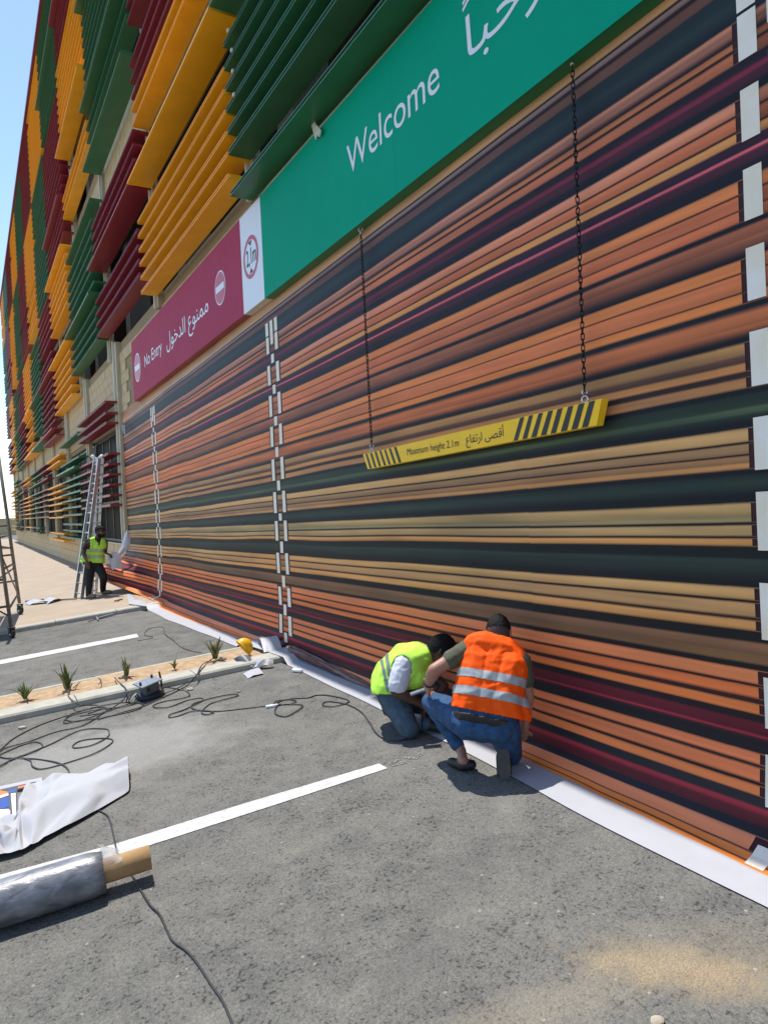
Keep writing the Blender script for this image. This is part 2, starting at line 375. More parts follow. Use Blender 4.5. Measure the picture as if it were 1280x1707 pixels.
# window band of the ground floor
gb = [17.15+4.87*k for k in range(-1, 11)]
for k in range(1, 10):
    ya, yb = gb[k]+.2, gb[k+1]
    fr = MB()
    for a, b in ((ya, ya+.06), (yb-.06, yb)): fr.box((.09, a, 1.03), (.17, b, 3.85))
    fr.box((.09, ya+.06, 1.03), (.17, yb-.06, 1.10)); fr.box((.09, ya+.06, 3.78), (.17, yb-.06, 3.85)); fr.box((.095, ya+.06, 2.05), (.165, yb-.06, 2.10))
    ms = [ya+.06+(yb-ya-.12)*i/4 for i in range(5)]
    for y in ms[1:4]: fr.box((.1, y-.025, 1.10), (.16, y+.025, 3.78))
    wf = fr.build('window_frame', M['frame'], BLD)
    if k < 7:
        for i in range(4):
            for z0, z1 in ((1.10, 2.05), (2.10, 3.78)):
                MB().box((.118, ms[i]+.03, z0+.005), (.13, ms[i+1]-.03, z1-.005)).build('pane', M['glass'] if k == 1 and i == 0 else M['dglass'], wf)
    else:
        MB().box((.118, ms[0]+.03, 1.105), (.13, ms[-1]-.03, 3.775)).build('pane', M['dglass'], wf)
    MB().box((-.06, ya-.1, .985), (.09, yb+.1, 1.03)).build('sill', M['post'], BLD)
# square posts that carry the louvers, each with a pale fixing rail
for k in range(1, 11):
    y = gb[k]+.02
    p = MB().box((-.11, y-.16, .9 if k > 1 else -.0), (.0, y+.12, 5.75)).build('post', M['post'], BLD)
    MB().box((-.15, y+.05, 1.0), (-.112, y+.10, 5.8)).build('rail', M['rail'], p)
for k in range(-3, 3):
    y = 17.85+4.93*(k-3)+4.93*3 if False else 12.92+4.93*k
    p = MB().box((-.1, y-.1, 5.44), (.0, y+.1, 18.6)).build('post', M['post'], BLD)
    MB().box((-.14, y+.02, 5.44), (-.102, y+.07, 18.6)).build('rail', M['rail'], p)
for k in range(3, 10):
    y = 12.92+4.93*k
    p = MB().box((-.1, y-.1, 5.80), (.0, y+.1, 18.6)).build('post', M['post'], BLD)
# louvers
LB = 4.905
def fin_mesh(name, prof, mt):
    n = len(prof); v = [(x, 0, z) for x, z in prof]+[(x, LB, z) for x, z in prof]
    f = [(i, (i+1) % n, n+(i+1) % n, n+i) for i in range(n)]+[tuple(range(n))[::-1], tuple(range(n, 2*n))]
    return mesh_of(name, v, f, mt)
PF = [(-.10,-.026),(-.388,-.026),(-.386,-.014),(-.370,-.012),(-.370,.012),(-.388,.014),(-.386,.026),(-.10,.026)][::-1]
PP = [(-.10,-.026),(-.49,-.032),(-.524,-.029),(-.529,-.02),(-.512,.026),(-.49,.032),(-.10,.026)][::-1]
FIN = {(c, p): fin_mesh('louver', PP if p else PF, M[c]) for c in ('green', 'yellow', 'maroon') for p in (0, 1)}
CY3 = ['green', 'yellow', 'maroon']
def fcol(b, z):
    lv = -1 if z < 4.6 else 0 if z < (9.05 if b <= 1 else 9.3 if b == 2 else 10.0) else 1 if z < 15.0 else 2
    return CY3[(b+lv) % 3]
ROWS = {
 -1: [5.43,5.92,6.17,6.42,6.67,6.92,7.17,7.6,7.85,8.4,9.2,9.5,10,10.5,11,11.5,12,12.5,13],  # unseen near bay, added so its louvers keep sun off the banner
 0: [5.43,5.92,6.16,6.42,6.66,6.91,7.17,-7.62,7.87,8.65,8.92,9.4,9.7,10.2,10.5,10.8,11.2,11.6,12,12.5,13,13.5],
 1: [5.67,5.92,6.17,6.42,6.67,6.92,-7.62,7.87,8.65,8.92,9.12,9.42,9.70,10.46,10.75,11.0,11.4,11.7,12.0,12.5,13.0,13.5,14,15,16,17],
 2: [6.02,6.27,6.53,6.81,-7.61,7.82,8.07,8.33,8.58,-9.95,10.65,10.95,-11.36,11.67,11.92,12.16,12.42,12.66,12.92,13.16,13.44,-13.73,14.0,14.3,15.2,15.5,15.8,16.1,16.5,17,17.5],
 3: [1.96,2.19,2.44,2.68,2.92,3.16,3.88,4.11,4.37,5.99,6.23,6.48,6.76,-7.08,7.35,7.70,7.95,8.2,8.5,8.82,9.33,10.68,10.93,11.18,-12.47,12.75,13.0,13.27,13.54,13.8,14.05,14.3,14.61,14.92,15.3,15.6,15.85,16.1,-16.4,16.7,16.95,17.2,17.5,17.8,18.1,18.4],
 4: [1.05,1.29,1.5,1.8,2.04,2.27,2.5,2.71,2.92,-3.2,3.5,4.2,5.44,5.70,6.0,6.23,6.5,6.77,-7.06,8.24,8.58,8.83,9.12,9.36,9.65,-9.89,10.3,10.6,10.85,11.1,-11.4,11.7,12.0,12.3,12.6,12.85,13.1,13.4,13.7,13.95,14.2,14.5,15.1,15.4,15.65,15.9,16.15,-16.4,16.65,16.9,17.2,17.5,17.8,18.1,18.4],
 5: [.9,1.15,1.75,2.0,2.25,2.48,2.7,2.92,3.75,3.98,4.75,-4.98,5.3,5.55,5.82,6.08,6.35,6.6,6.85,-7.06,7.5,7.78,8.3,8.6,8.9,9.2,9.5,9.8],
}
for b in range(5, 9+1):
    base = ROWS.get(b, [])
    if b > 5:
        base = [z for z in (1.05, 1.3, 1.55) if random.random() < .45]+[1.8,2.04,2.27,2.5,2.71,2.95]+[z for z in (3.4, 3.75, 4.0, 4.3) if random.random() < .6]+[-4.98 if b < 8 else 4.98]
        base += [5.2+.25*i for i in range(19) if random.random() < .86]; base.append(-7.06)
    base += [10.2+.255*i for i in range(19) if random.random() < .88]+[15.05+.255*i for i in range(14) if random.random() < .92]
    ROWS[b] = base
fl = []
for b, rows in ROWS.items():
    for z in rows:
        p = z < 0; z = abs(z)
        y = (7.96-4.93+4.93*b) if z > 4.6 or b < 3 else gb[b-2]
        if b >= 3 and z > 4.6: y -= .05*(b-2)*.4
        fl.append((b, p, z, y))
fl.sort(key=lambda q: (q[0] < 0, q[3]+.0*q[2] if q[0] >= 0 else 99))
far = {c: MB() for c in CY3}
for i, (b, p, z, y) in enumerate(fl):
    c = fcol(b, z); me = FIN[(c, p)]
    if i < 300:
        o = put('louver', me, BLD, (0, y-17+random.uniform(-.02, .02), z))
    else:
        far[c].add([(q.co.x, q.co.y+y, q.co.z+z) for q in me.vertices], [tuple(pl.vertices) for pl in me.polygons])
# louvers of the farthest bays, too small to pick apart
for b in range(10, 12):
    for z in [1.05+.255*i for i in range(69)]:
        if random.random() < .15 or 4.4 < z < 5.3: continue
        c = fcol(b, z); y = 7.96-4.93+4.93*b
        far[c].box((-.385, y, z-.026), (-.10, y+LB, z+.026))
for c in CY3:
    if far[c].v: tag(far[c].build('far_louvers', M[c], BLD), kind='stuff')
# small white clips and a paper tag caught on the green louvers
for px, py, X in ((381.5,50,-.39),(387.5,83,-.39),(389,118,-.39),(391,157,-.39)):
    p = wal(px, py, X); MB().box((p.x-.02, p.y-.02, p.z-.02), (p.x, p.y+.02, p.z+.015)).build('clip', M['rail'], BLD)

# ================================================================== PRINTED BANNER (the mural)
D = (28,33,44); K = (38,28,30)
ST = [  # height of top edge on the wall, colour at top, colour at bottom (as printed)
 (4.40,(136,108,84),(150,120,98)),(4.27,(150,120,100),(184,160,142)),(4.144,(45,40,46),(48,42,50)),(4.129,(128,118,132),(118,106,118)),(4.10,(52,42,52),(46,38,48)),
 (4.075,(104,80,78),(112,84,80)),(4.02,(40,56,64),(46,66,72)),(3.94,(46,66,72),(30,38,50)),(3.844,(178,128,112),(146,104,96)),(3.805,(146,104,96),(84,62,66)),
 (3.767,K,K),(3.757,(158,104,78),(166,110,80)),(3.727,K,K),(3.711,(164,104,84),(170,108,86)),(3.659,D,(44,34,50)),(3.621,(58,36,52),(122,48,74)),(3.594,(122,48,74),(78,42,58)),
 (3.570,(80,42,60),(66,38,54)),(3.532,D,D),(3.483,(200,140,122),(188,122,100)),(3.425,K,K),(3.414,(178,108,82),(168,100,76)),(3.355,K,K),(3.343,(212,154,100),(206,146,92)),
 (3.303,(62,40,58),(56,36,54)),(3.247,(214,112,132),(190,84,108)),(3.233,(84,44,60),(70,40,56)),(3.182,(40,36,50),D),(3.118,(204,132,90),(196,122,82)),(3.058,K,K),(3.050,(178,106,80),(172,104,80)),
 (2.981,(70,44,44),(70,44,44)),(2.975,(186,112,82),(178,106,80)),(2.922,D,D),(2.893,(150,96,78),(138,88,72)),(2.84,(138,88,72),(70,50,54)),(2.772,D,D),(2.749,(204,130,84),(198,124,80)),(2.69,K,K),
 (2.684,(184,112,80),(178,108,78)),(2.60,K,K),(2.594,(206,130,80),(198,124,76)),(2.548,(26,36,44),(28,38,46)),(2.516,(128,84,70),(172,106,76)),(2.49,(172,106,76),(164,100,72)),(2.44,(160,98,72),(92,64,58)),(2.395,D,D),
 (2.366,(160,128,92),(150,120,90)),(2.313,(104,78,70),(92,70,64)),(2.274,(168,126,88),(182,132,90)),(2.235,(50,42,46),(58,48,50)),(2.201,(154,116,86),(168,128,94)),(2.151,D,D),
 (2.119,(46,64,58),(50,70,60)),(2.06,(76,98,80),(70,92,76)),(2.03,(48,64,58),(34,44,48)),(2.0,D,D),(1.967,(190,160,118),(182,152,112)),(1.91,K,K),(1.898,(146,122,96),(136,112,92)),(1.848,K,K),
 (1.84,(146,114,88),(136,108,86)),(1.80,(176,134,92),(170,128,88)),(1.773,D,D),(1.742,(42,58,56),(50,70,66)),(1.70,(50,70,66),(36,48,50)),(1.655,D,(30,34,40)),(1.614,(168,146,110),(156,138,104)),
 (1.565,(128,120,92),(138,132,106)),(1.53,K,K),(1.515,(168,146,112),(156,136,104)),(1.462,(48,36,36),(44,34,34)),(1.448,(190,146,98),(180,134,88)),(1.412,(30,36,40),(34,42,44)),
 (1.35,(54,72,66),(48,62,58)),(1.31,(48,62,58),(36,42,44)),(1.25,(32,36,40),(32,34,38)),(1.213,(186,152,108),(176,142,100)),(1.158,K,K),(1.143,(174,140,104),(166,134,100)),(1.08,(66,50,46),(60,46,44)),
 (1.062,(196,150,102),(190,144,96)),(1.015,(34,34,38),(34,36,40)),(.958,(128,98,80),(118,92,74)),(.90,(112,88,66),(122,96,74)),(.858,(32,32,36),(32,32,36)),(.825,(212,136,100),(206,130,94)),(.762,(54,36,38),(50,36,40)),
 (.745,(214,122,80),(206,118,76)),(.695,(66,42,44),(60,40,42)),(.665,(228,136,84),(222,130,80)),(.622,(36,34,40),(48,34,42)),(.58,(104,36,50),(90,32,46)),(.52,(150,48,66),(84,34,46)),(.499,(38,36,42),(36,36,42)),
 (.433,(222,134,98),(214,128,94)),(.387,(60,44,46),(56,42,44)),(.367,(206,124,90),(200,120,86)),(.305,(44,36,40),(40,36,40)),(.285,(224,138,94),(216,132,90)),(.24,(44,48,56),(48,50,58)),(.185,(150,52,72),(140,46,66)),
 (.155,(100,44,56),(84,40,52)),(.095,(40,40,48),(44,46,54)),(.038,(228,148,116),(224,142,108)),(-.045,(90,60,70),(90,60,70)),(-.055,(244,154,92),(240,148,86)),(-.10,(80,50,50),(80,50,50)),(-.112,(252,160,84),(250,156,80)),
 (-.145,None,None)]
THRU = [(4.4,3.85),(3.66,3.49),(3.31,3.12),(2.93,2.76),(2.55,2.38),(2.155,1.97),(1.775,1.62),(1.415,1.215),(1.018,.828),(.625,.436),(.243,.04)]
DX = [1.72, 7.70, 13.93]                               # the white dashed columns of the print
YN, YF = -.6, 17.0
ISL0, ISL1 = 7.20, 8.45
def base_h(x, y):
    h = gz(x)
    b = KH*sm(ISL0-.10, ISL0+.02, y-.12*-x*0)*(1-sm(ISL1-.05, ISL1+.1, y))
    return h+b+WK*sm(13.12, 13.22, y)
def drift(z, y): return -.0205*(y-2.42)*min(1, max(0, (z-.3)/1.5))
XI = [(-1,-.33),(1.87,-.267),(2.36,-.24),(3.3,-.185),(4.7,-.13),(6.2,-.085),(7.2,-.085),(9,-.18),(11.6,-.28),(20,-.30)]
def xin(y):
    for (a, p), (b, q) in zip(XI[:-1], XI[1:]):
        if a <= y <= b: return p+(q-p)*(y-a)/(b-a)
    return -.3
def surf(z, y):
    """print height z (extended downwards past the foot) -> place in the world"""
    wob = .010*mnoise.noise((y*.55, z*1.3, 1.7))+.004*mnoise.noise((y*1.9, z*3, 8))
    zz = z+drift(z, y)+(.011*mnoise.noise((y*.55, z*5, 4)) if z < 4.0 else 0)
    if z > .10:
        x = -.045+wob*(.5+.5*sm(0, 1.2, 2-z)); 
        lean = .035*min(1, max(0, (-xin(y)-.07)/.15))*(1-sm(.1, .7, z))
        p = Vector((x-lean, y, max(zz, base_h(0, y)+.02)))
    else:
        u = (.10-z)/.245
        if u <= 1:
            wv = 1+.13*mnoise.noise((y*1.4, 0, 5))
            xs0 = -.045-.035*min(1, max(0, (-xin(y)-.07)/.15))+wob*.5; x = xs0+(xin(y)-xs0)*(u**1.25)+.03*(wv-1); g = base_h(x, y)+.006+.012*abs(mnoise.noise((y*2.2, u*2, 2)))*u
            zt = max(.10, base_h(0, y)+.02); p = Vector((x, y, zt*(1-u)**1.7+g*(1-(1-u)**1.7)))
        else:
            wv = 1+.13*mnoise.noise((y*1.4, 0, 5)); s = u-1
            x = xin(y)+.03*(wv-1)-s*.223-(.03*mnoise.noise((y*.9, 3, 5)))*s; p = Vector((x, y, base_h(x, y)+.006+.010*abs(mnoise.noise((y*2.2, 2-s, 2)))*(1-sm(.3, 1, s))))
    # loose far end, lifted away from the wall by the worker
    k = sm(14.6, 16.7, y)*(1-sm(.25, 1.25, z))
    if k > 0:
        zc = max(z, -.145)
        p.x = p.x*(1-k)+k*(-.60-.20*math.sin((zc+.2)*4.2)-.05*mnoise.noise((y*2.5, z*3, 9)))
        p.z = p.z*(1-.75*k)+.75*k*(zc*.62+.42+.03*mnoise.noise((y*3, z*4, 1)))
        p.y = y-.25*k
    return p
ban = root('printed_banner', (0, 8, 0), 'huge vinyl banner printed with orange, tan, green and maroon wooden slats covering the wall', 'banner')
SEAM = [.7+1.37*i for i in range(11)]
HS = [random.Random(5+i).uniform(-1, 1) for i in range(14)]
def width_no(y): return sum(1 for q in SEAM if y > q)
def ycols():
    ys = [YN]; y = YN
    while y < YF-.05:
        y += .11 if y < 14.4 else .07
        ys.append(min(y, YF))
    for q in SEAM: ys += [q-.0015, q+.0015]
    for d in DX:
        for e in (-.215, -.205, .205, .215): ys.append(d+e)
    return sorted(set(round(y, 4) for y in ys))
YS = ycols()
def in_dash(y): return any(abs(y-d) < .21 for d in DX)
def thru(z): return any(a >= z >= b for a, b in THRU)
vs_, fs_, cs_ = [], [], []
capc = (78,40,44)
for i in range(len(ST)-1):
    zt, ct, cb = ST[i]; zb = ST[i+1][0]; hgt = zt-zb
    th = thru((zt+zb)/2); lt, lb = np.array(lin(ct)), np.array(lin(cb)); bright = sum(ct) > 240
    if bright and hgt > .035: lt = lt*1.03; lb = lb*.90
    pv = np.array(lin(ST[i-1][2])) if i else lt; nx_ = np.array(lin(ST[i+1][1])) if ST[i+1][1] else lb
    e = min(.0065, hgt*.3)
    rows = [(zt, (pv+lt)/2), (zt-e, lt)]+([((zt+zb)/2, (lt*.55+lb*.45))] if hgt > .04 else [])+[(zb+e, lb), (zb, (nx_+lb)/2)]
    for (za, ca), (zb_, cb2) in zip(rows[:-1], rows[1:]):
        n0 = len(vs_)
        for j, y in enumerate(YS):
            o_ = .0045*HS[width_no(y)+1] if zt > .25 and i > 0 else 0
            vs_.append(surf(za+o_, y)); vs_.append(surf(zb_+o_, y))
            g = 1+.035*HS[width_no(y)]+.20*mnoise.noise((y*.6, zt*5, 3))+.10*mnoise.noise((y*2.6, zt*9, 6)); hue = .12*mnoise.noise((y*.35, zt*2, 12))
            for c in (ca, cb2): cs_.append((c[0]*g*(1+hue), c[1]*g, c[2]*g*(1-hue)))
        for j in range(len(YS)-1):
            q = n0+2*j; fs_.append(((q, q+1, q+3, q+2), (YS[j]+YS[j+1])/2, th, bright, zt))
mesh = bpy.data.meshes.new('print'); o8 = Vector((0, 8, 0))
mesh.from_pydata([tuple(v-o8) for v in vs_], [], [q[0] for q in fs_])
att = mesh.color_attributes.new('Print', 'FLOAT_COLOR', 'CORNER'); buf = np.empty((len(fs_)*4, 4), np.float32); buf[:, 3] = 1
dk = lin((64,36,42)); nv = lin((26,26,34))
for i, (q, ym, th, br, zt) in enumerate(fs_):
    md = in_dash(ym)
    for k in range(4):
        c = cs_[q[k]]
        if md and not th and br and zt > .0:
            e = min(abs(ym-d) for d in DX)
            c = dk if e < .19 else nv
            if e < .105: c = tuple(v*.62 for v in cs_[q[k]])
        kk = sm(.03, .22, .3*c[0]+.6*c[1]+.1*c[2]); c = np.array(c)*(np.array((.95,.82,.74))*(1-kk)+np.array((1.64,1.33,.98))*kk)*(.8 if zt < -.03 else 1); c *= min(1, .85/c.max()); buf[i*4+k, :3] = c
att.data.foreach_set('color', buf.ravel())
mesh.materials.append(M['print']); mesh.polygons.foreach_set('use_smooth', [True]*len(mesh.polygons)); mesh.update()
po = put('print', mesh, ban); ORG[po.name] = o8
# blank white margin of the banner lying on the asphalt
v = []; f = []; zz = [-.145, -.20, -.26, -.33, -.38]
for y in YS:
    for z in zz: v.append(surf(z, y)+Vector((0, 0, .0015)))
nz_ = len(zz)
for j in range(len(YS)-1):
    if YS[j] > 13.35: break
    for k in range(nz_-1): a = j*nz_+k; f.append((a, a+1, a+nz_+1, a+nz_))
build('blank_margin', v, f, M['paper'], ban, True)
# printed white dashes
dm = mat('dash_print', (.84,.72,.52), .5, col2=(.90,.85,.77), vscale=3.2, spec=.15)
def dash(y, w, z0, z1):
    m = MB(); n = max(2, int((z0-z1)/.05)); n0 = 0
    for i in range(n+1):
        z = z0+(z1-z0)*i/n
        for yy in (y+w/2, y-w/2):
            p = surf(z, yy); q = surf(z-.004, yy); nrm = (q-p); d = Vector((nrm.z, 0, -nrm.x)); d = d.normalized() if d.length > 1e-6 else Vector((-1,0,0))
            if d.x > 0: d = -d
            m.v.append(p+d*.003)
    for i in range(n): a = n0+2*i; m.f.append((a, a+1, a+3, a+2))
    m.build('white_dash', dm, ban)
SIDE = [(3.86,3.655),(3.52,3.29),(3.157,2.915),(2.793,2.55),(2.406,2.15),(2.008,1.76),(1.657,1.39),(1.24,.975),(.80,.56),(.44,.20),(.0,-.13)]
CEN = [(4.03,3.75),(3.63,3.53),(3.27,3.16),(2.90,2.79),(2.53,2.42),(2.14,2.02),(1.75,1.66),(1.38,1.24),(.95,.80),(.58,.44),(.22,-.06)]
for d in DX:
    for s_ in (-1, 1):
        dash(d+.138*s_, .088, 4.03, 3.875)
        for a, b in SIDE: dash(d+.138*s_, .088, a, b)
    for a, b in CEN: dash(d, .088, a, b)
# pale back of the peeled far corner
def sheet(name, grid, mt, parent, smooth=True):
    nr_, nc_ = len(grid), len(grid[0]); v = [p for r_ in grid for p in r_]
    f = [(i*nc_+j, i*nc_+j+1, (i+1)*nc_+j+1, (i+1)*nc_+j) for i in range(nr_-1) for j in range(nc_-1)]
    return build(name, v, f, mt, parent, smooth)
g = []
for i in range(13):
    t = i/12; c = dep(213-7*t**1.6-16*max(0, t-.55)**1.2*1.9, 884+46*t, 15.15-.15*t); hw = .10*math.sin(PI*(.06+.86*t))
    g.append([c+Vector((-.02*k*k*.3, .0, 0))+Vector(CR)*hw*k*.9-Vector(CF)*(.05*(1-k*k)) for k in (-1, -.5, 0, .5, 1)])
sheet('curled_edge', g, M['paperback'], ban)
g = []
for i in range(8):
    t = i/7; c = dep(187+6*t, 922+26*t, 14.9)
    g.append([c+Vector(CR)*.20*(k-.1)*(1-.35*t)-Vector(CF)*(.05*math.sin(3*k+2*t))+Vector((0,0,.03*math.sin(5*k))) for k in (-.6, -.3, 0, .3, .6, 1.0)])
sheet('curled_edge', g, M['paperback'], ban)
g = [[dep(x, y, 15.6) for x in xx] for y, xx in ((708, (201, 205, 208.5)), (716, (203, 206, 208.5)), (726, (207.6, 208.2, 208.8)))]
sheet('loose_corner', g, M['paper'], ban, False)
g = []
for i in range(6):
    t = i/5
    g.append([gnd(212+30*k+3*t, 998+4*k+9*t-8*(k < .3)*(1-t), .085+.12*math.sin(PI*k)*(1-t)*(.6 if k < .4 else .25)+.01) for k in (0, .2, .4, .6, .8, 1)])
sheet('loose_margin', g, M['paper'], ban, False)

# ================================================================== SIGNS, HEIGHT BAR, CHAINS
SX = -.15
def glyphs(body):
    """filled outline of a line of text (non-zero winding), in text units"""
    cu = bpy.data.curves.new('t', 'FONT'); cu.body = body; cu.size = 1; ob = bpy.data.objects.new('t', cu); COL.objects.link(ob)
    bpy.context.view_layer.update(); dg = bpy.context.evaluated_depsgraph_get()
    c2 = ob.evaluated_get(dg).to_curve(dg, apply_modifiers=False)
    polys = []
    for sp in c2.splines:
        pts = []
        if sp.type == 'BEZIER':
            bp = sp.bezier_points; n = len(bp)
            for i in range(n):
                a, b = bp[i], bp[(i+1) % n]
                pts += [Vector((p.x, p.y)) for p in interpolate_bezier(a.co, a.handle_right, b.handle_left, b.co, 6)[:-1]]
        else: pts = [Vector((p.co.x, p.co.y)) for p in sp.points]
        q = []
        for p in pts:
            if not q or (p-q[-1]).length > 1e-4: q.append(p)
        if len(q) > 2 and (q[0]-q[-1]).length < 1e-4: q.pop()
        if len(q) > 2: polys.append(q)
    ob.evaluated_get(dg).to_curve_clear(); bpy.data.objects.remove(ob); bpy.data.curves.remove(cu)
    vs_ = []; ed = []
    for q in polys:
        n0 = len(vs_); vs_ += q; ed += [(n0+i, n0+(i+1) % len(q)) for i in range(len(q))]
    rv, re, rf, *_ = delaunay_2d_cdt(vs_, ed, [], 0, 1e-6)
    tri = np.array([[(rv[i].x, rv[i].y) for i in t] for t in rf if len(t) == 3]); cen = tri.mean(1); wn = np.zeros(len(cen))
    for q in polys:
        A = np.array([(p.x, p.y) for p in q]); B = np.roll(A, -1, 0)
        for a, b in zip(A, B):
            up = (a[1] <= cen[:, 1]) & (b[1] > cen[:, 1]); dn = (a[1] > cen[:, 1]) & (b[1] <= cen[:, 1])
            cr = (b[0]-a[0])*(cen[:, 1]-a[1])-(cen[:, 0]-a[0])*(b[1]-a[1])
            wn += (up & (cr > 0)).astype(int)-(dn & (cr < 0)).astype(int)
    keep = [t for t, w_ in zip([t for t in rf if len(t) == 3], wn) if abs(w_) > .5]
    return [(p.x, p.y) for p in rv], keep
def text(name, body, left, right, cap, mt, parent, X, lift=.003, refcap=.70, slant=0):
    """left/right: world points of the baseline ends on the plane x = X, cap: capital height in metres"""
    pv, tr = glyphs(body); used = sorted({i for t in tr for i in t}); mp = {i: k for k, i in enumerate(used)}
    xs_ = [pv[i][0] for i in used]; x0, x1 = min(xs_), max(xs_)
    v = []
    for i in used:
        t = (pv[i][0]-x0)/(x1-x0); b = Vector(left).lerp(Vector(right), t)
        v.append((X-lift, b.y, b.z+pv[i][1]/refcap*cap))
    return build(name, v, [tuple(mp[i] for i in t)[::-1] for t in tr], mt, parent)
def zb(y): return 4.19-.0095*(y-2.3)
def zt(y): return 5.317-.004*(y-7.6)
def panel(parent, ya, yb, mt, edge, name='panel'):
    x0, x1 = SX, -.035; v = []
    for x in (x0, x1):
        for y in (ya, yb): v += [(x, y, zb(y)), (x, y, zt(y))]
    me = [(0,2,3,1),(4,5,7,6),(0,4,6,2),(1,3,7,5),(0,1,5,4),(2,6,7,3)]
    return build(name, v, me, [mt, edge], parent, idx=[0,0,1,1,1,1])
def disc(name, c, rad, X, mt, parent, n=40, r0=0):
    v = []; f = []
    for k in range(n):
        a = 2*PI*k/n; v.append((X, c.y+math.cos(a)*rad, c.z+math.sin(a)*rad))
        if r0: v.append((X, c.y+math.cos(a)*r0, c.z+math.sin(a)*r0))
    f = [(2*k, 2*k+1, (2*k+3) % (2*n), (2*k+2) % (2*n)) for k in range(n)] if r0 else [tuple(range(n))]
    return build(name, v, f, mt, parent)
yL = wal(221, 620, SX).y; yM = wal(403, 447, SX).y; yW = wal(437, 410, SX).y
sg = root('no_entry_sign', (SX, (yL+yM)/2, 4.1), 'long magenta no entry sign with white English and Arabic lettering', 'sign')
cuts = [yM+.005, yM+(yL-yM)*.34, yM+(yL-yM)*.70, wal(242, 600, SX).y, yL]
for a, b in zip(cuts[:-1], cuts[1:]): panel(sg, a+.001, b-.001, M['smag'], M['smag2'])
def noentry(px, rad):
    c = wal(*px, SX)
    disc('symbol_ring', c, rad, SX-.002, M['swhite'], sg); disc('symbol_disc', c, rad*.92, SX-.004, M['sred'], sg)
    build('symbol_bar', [(SX-.006, c.y+dy*rad*.78, c.z+dz*rad*.19) for dy, dz in ((1,-1),(-1,-1),(-1,1),(1,1))], [(0,1,2,3)], M['swhite'], sg)
noentry((367, 479.5), (wal(367,450,SX).z-wal(367,509,SX).z)/2)
noentry((229.3, 612.5), .285)
p0 = wal(240.7, 595, SX); p1 = wal(269.5, 568, SX); zt_ = wal(241.6, 612, SX).z; cap = wal(241, 592.5, SX).z-zt_
text('lettering', 'No Entry', (SX, p0.y, zt_), (SX, p1.y, zt_+.01), cap, M['swhite'], sg, SX)
p0 = wal(277.5, 567, SX); p1 = wal(347.5, 512, SX); zr = wal(344, 521, SX).z; capA = wal(303,527.5,SX).z-wal(304.5,554,SX).z
text('lettering', '\uFEDD\uFEEE\uFEA7\uFEAA\uFEDF\uFE8D \uFEC9\uFEEE\uFEE8\uFEE4\uFEE3', (SX, p0.y, zr-.02), (SX, p1.y, zr), capA, M['swhite'], sg, SX, refcap=.72)
hs = root('height_limit_sign', (SX, (yM+yW)/2, 4.1), 'narrow white sign panel with a red ring reading 2,1m', 'sign')
panel(hs, yW+.002, yM, M['swhite'], M['rail'])
c = wal(418, 428, SX); rr = (wal(418,392,SX).z-wal(418,464.5,SX).z)/2*1.02
disc('symbol_ring', c, rr, SX-.002, M['sred'], hs, r0=rr*.80)
pl = wal(411, 437, SX); pr = wal(427, 424, SX)
text('lettering', '2,1m', (SX, pl.y, c.z-.085), (SX, pr.y, c.z-.085), .20, M['black'], hs, SX)
for s_ in (1, -1):
    build('arrow', [(SX-.003, c.y-.06, c.z+s_*rr*.74), (SX-.003, c.y+.06, c.z+s_*rr*.74), (SX-.003, c.y, c.z+s_*rr*.52)], [(0,1,2)], M['black'], hs)
ws = root('welcome_sign', (SX, 4, 4.1), 'long green welcome sign in English and Arabic above the banner', 'sign')
cg = [-.6, 2.0, 4.7, yW]
for a, b in zip(cg[:-1], cg[1:]): panel(ws, a+.0007, b-.0007, M['sgreen'], M['sgreen2'])
zb_l = wal(587.5, 286.5, SX).z; zb_r = wal(721, 158.5, SX).z
text('lettering', 'Welcome', (SX, wal(578,243,SX).y, zb_l), (SX, wal(733,140,SX).y, zb_r), wal(578,243.4,SX).z-zb_l, M['swhite'], ws, SX)
b0 = wal(786, 93, SX); al = wal(776, 26.6, SX)
text('lettering', '\uFE8E\uFE92\uFEA3\uFEAE\uFEE3', (SX, al.y, b0.z), (SX, al.y-1.02, b0.z+.02), (al.z-b0.z)*.98, M['swhite'], ws, SX, refcap=.715)
for k in (0, 1):
    q = [(772,20),(771,15),(781,-6),(783,-2)]; q = [wal(x+k*0, y-11*k, SX) for x, y in q]
    build('accent_stroke', [(SX-.003, p.y, p.z) for p in q], [(0,1,2,3)], M['swhite'], ws)
tp = wal(527, 212, SX-.02); MB().bar(tp+Vector((0,.06,.08)), tp+Vector((-.01,-.03,-.10)), .07, .012, up=(1,0,0)).build('paper_tape', M['rail'], ws)
MB().bar(tp+Vector((-.01,-.02,-.02)), tp+Vector((-.02,-.12,-.12)), .06, .012, up=(1,0,0)).build('paper_tape', M['rail'], ws)

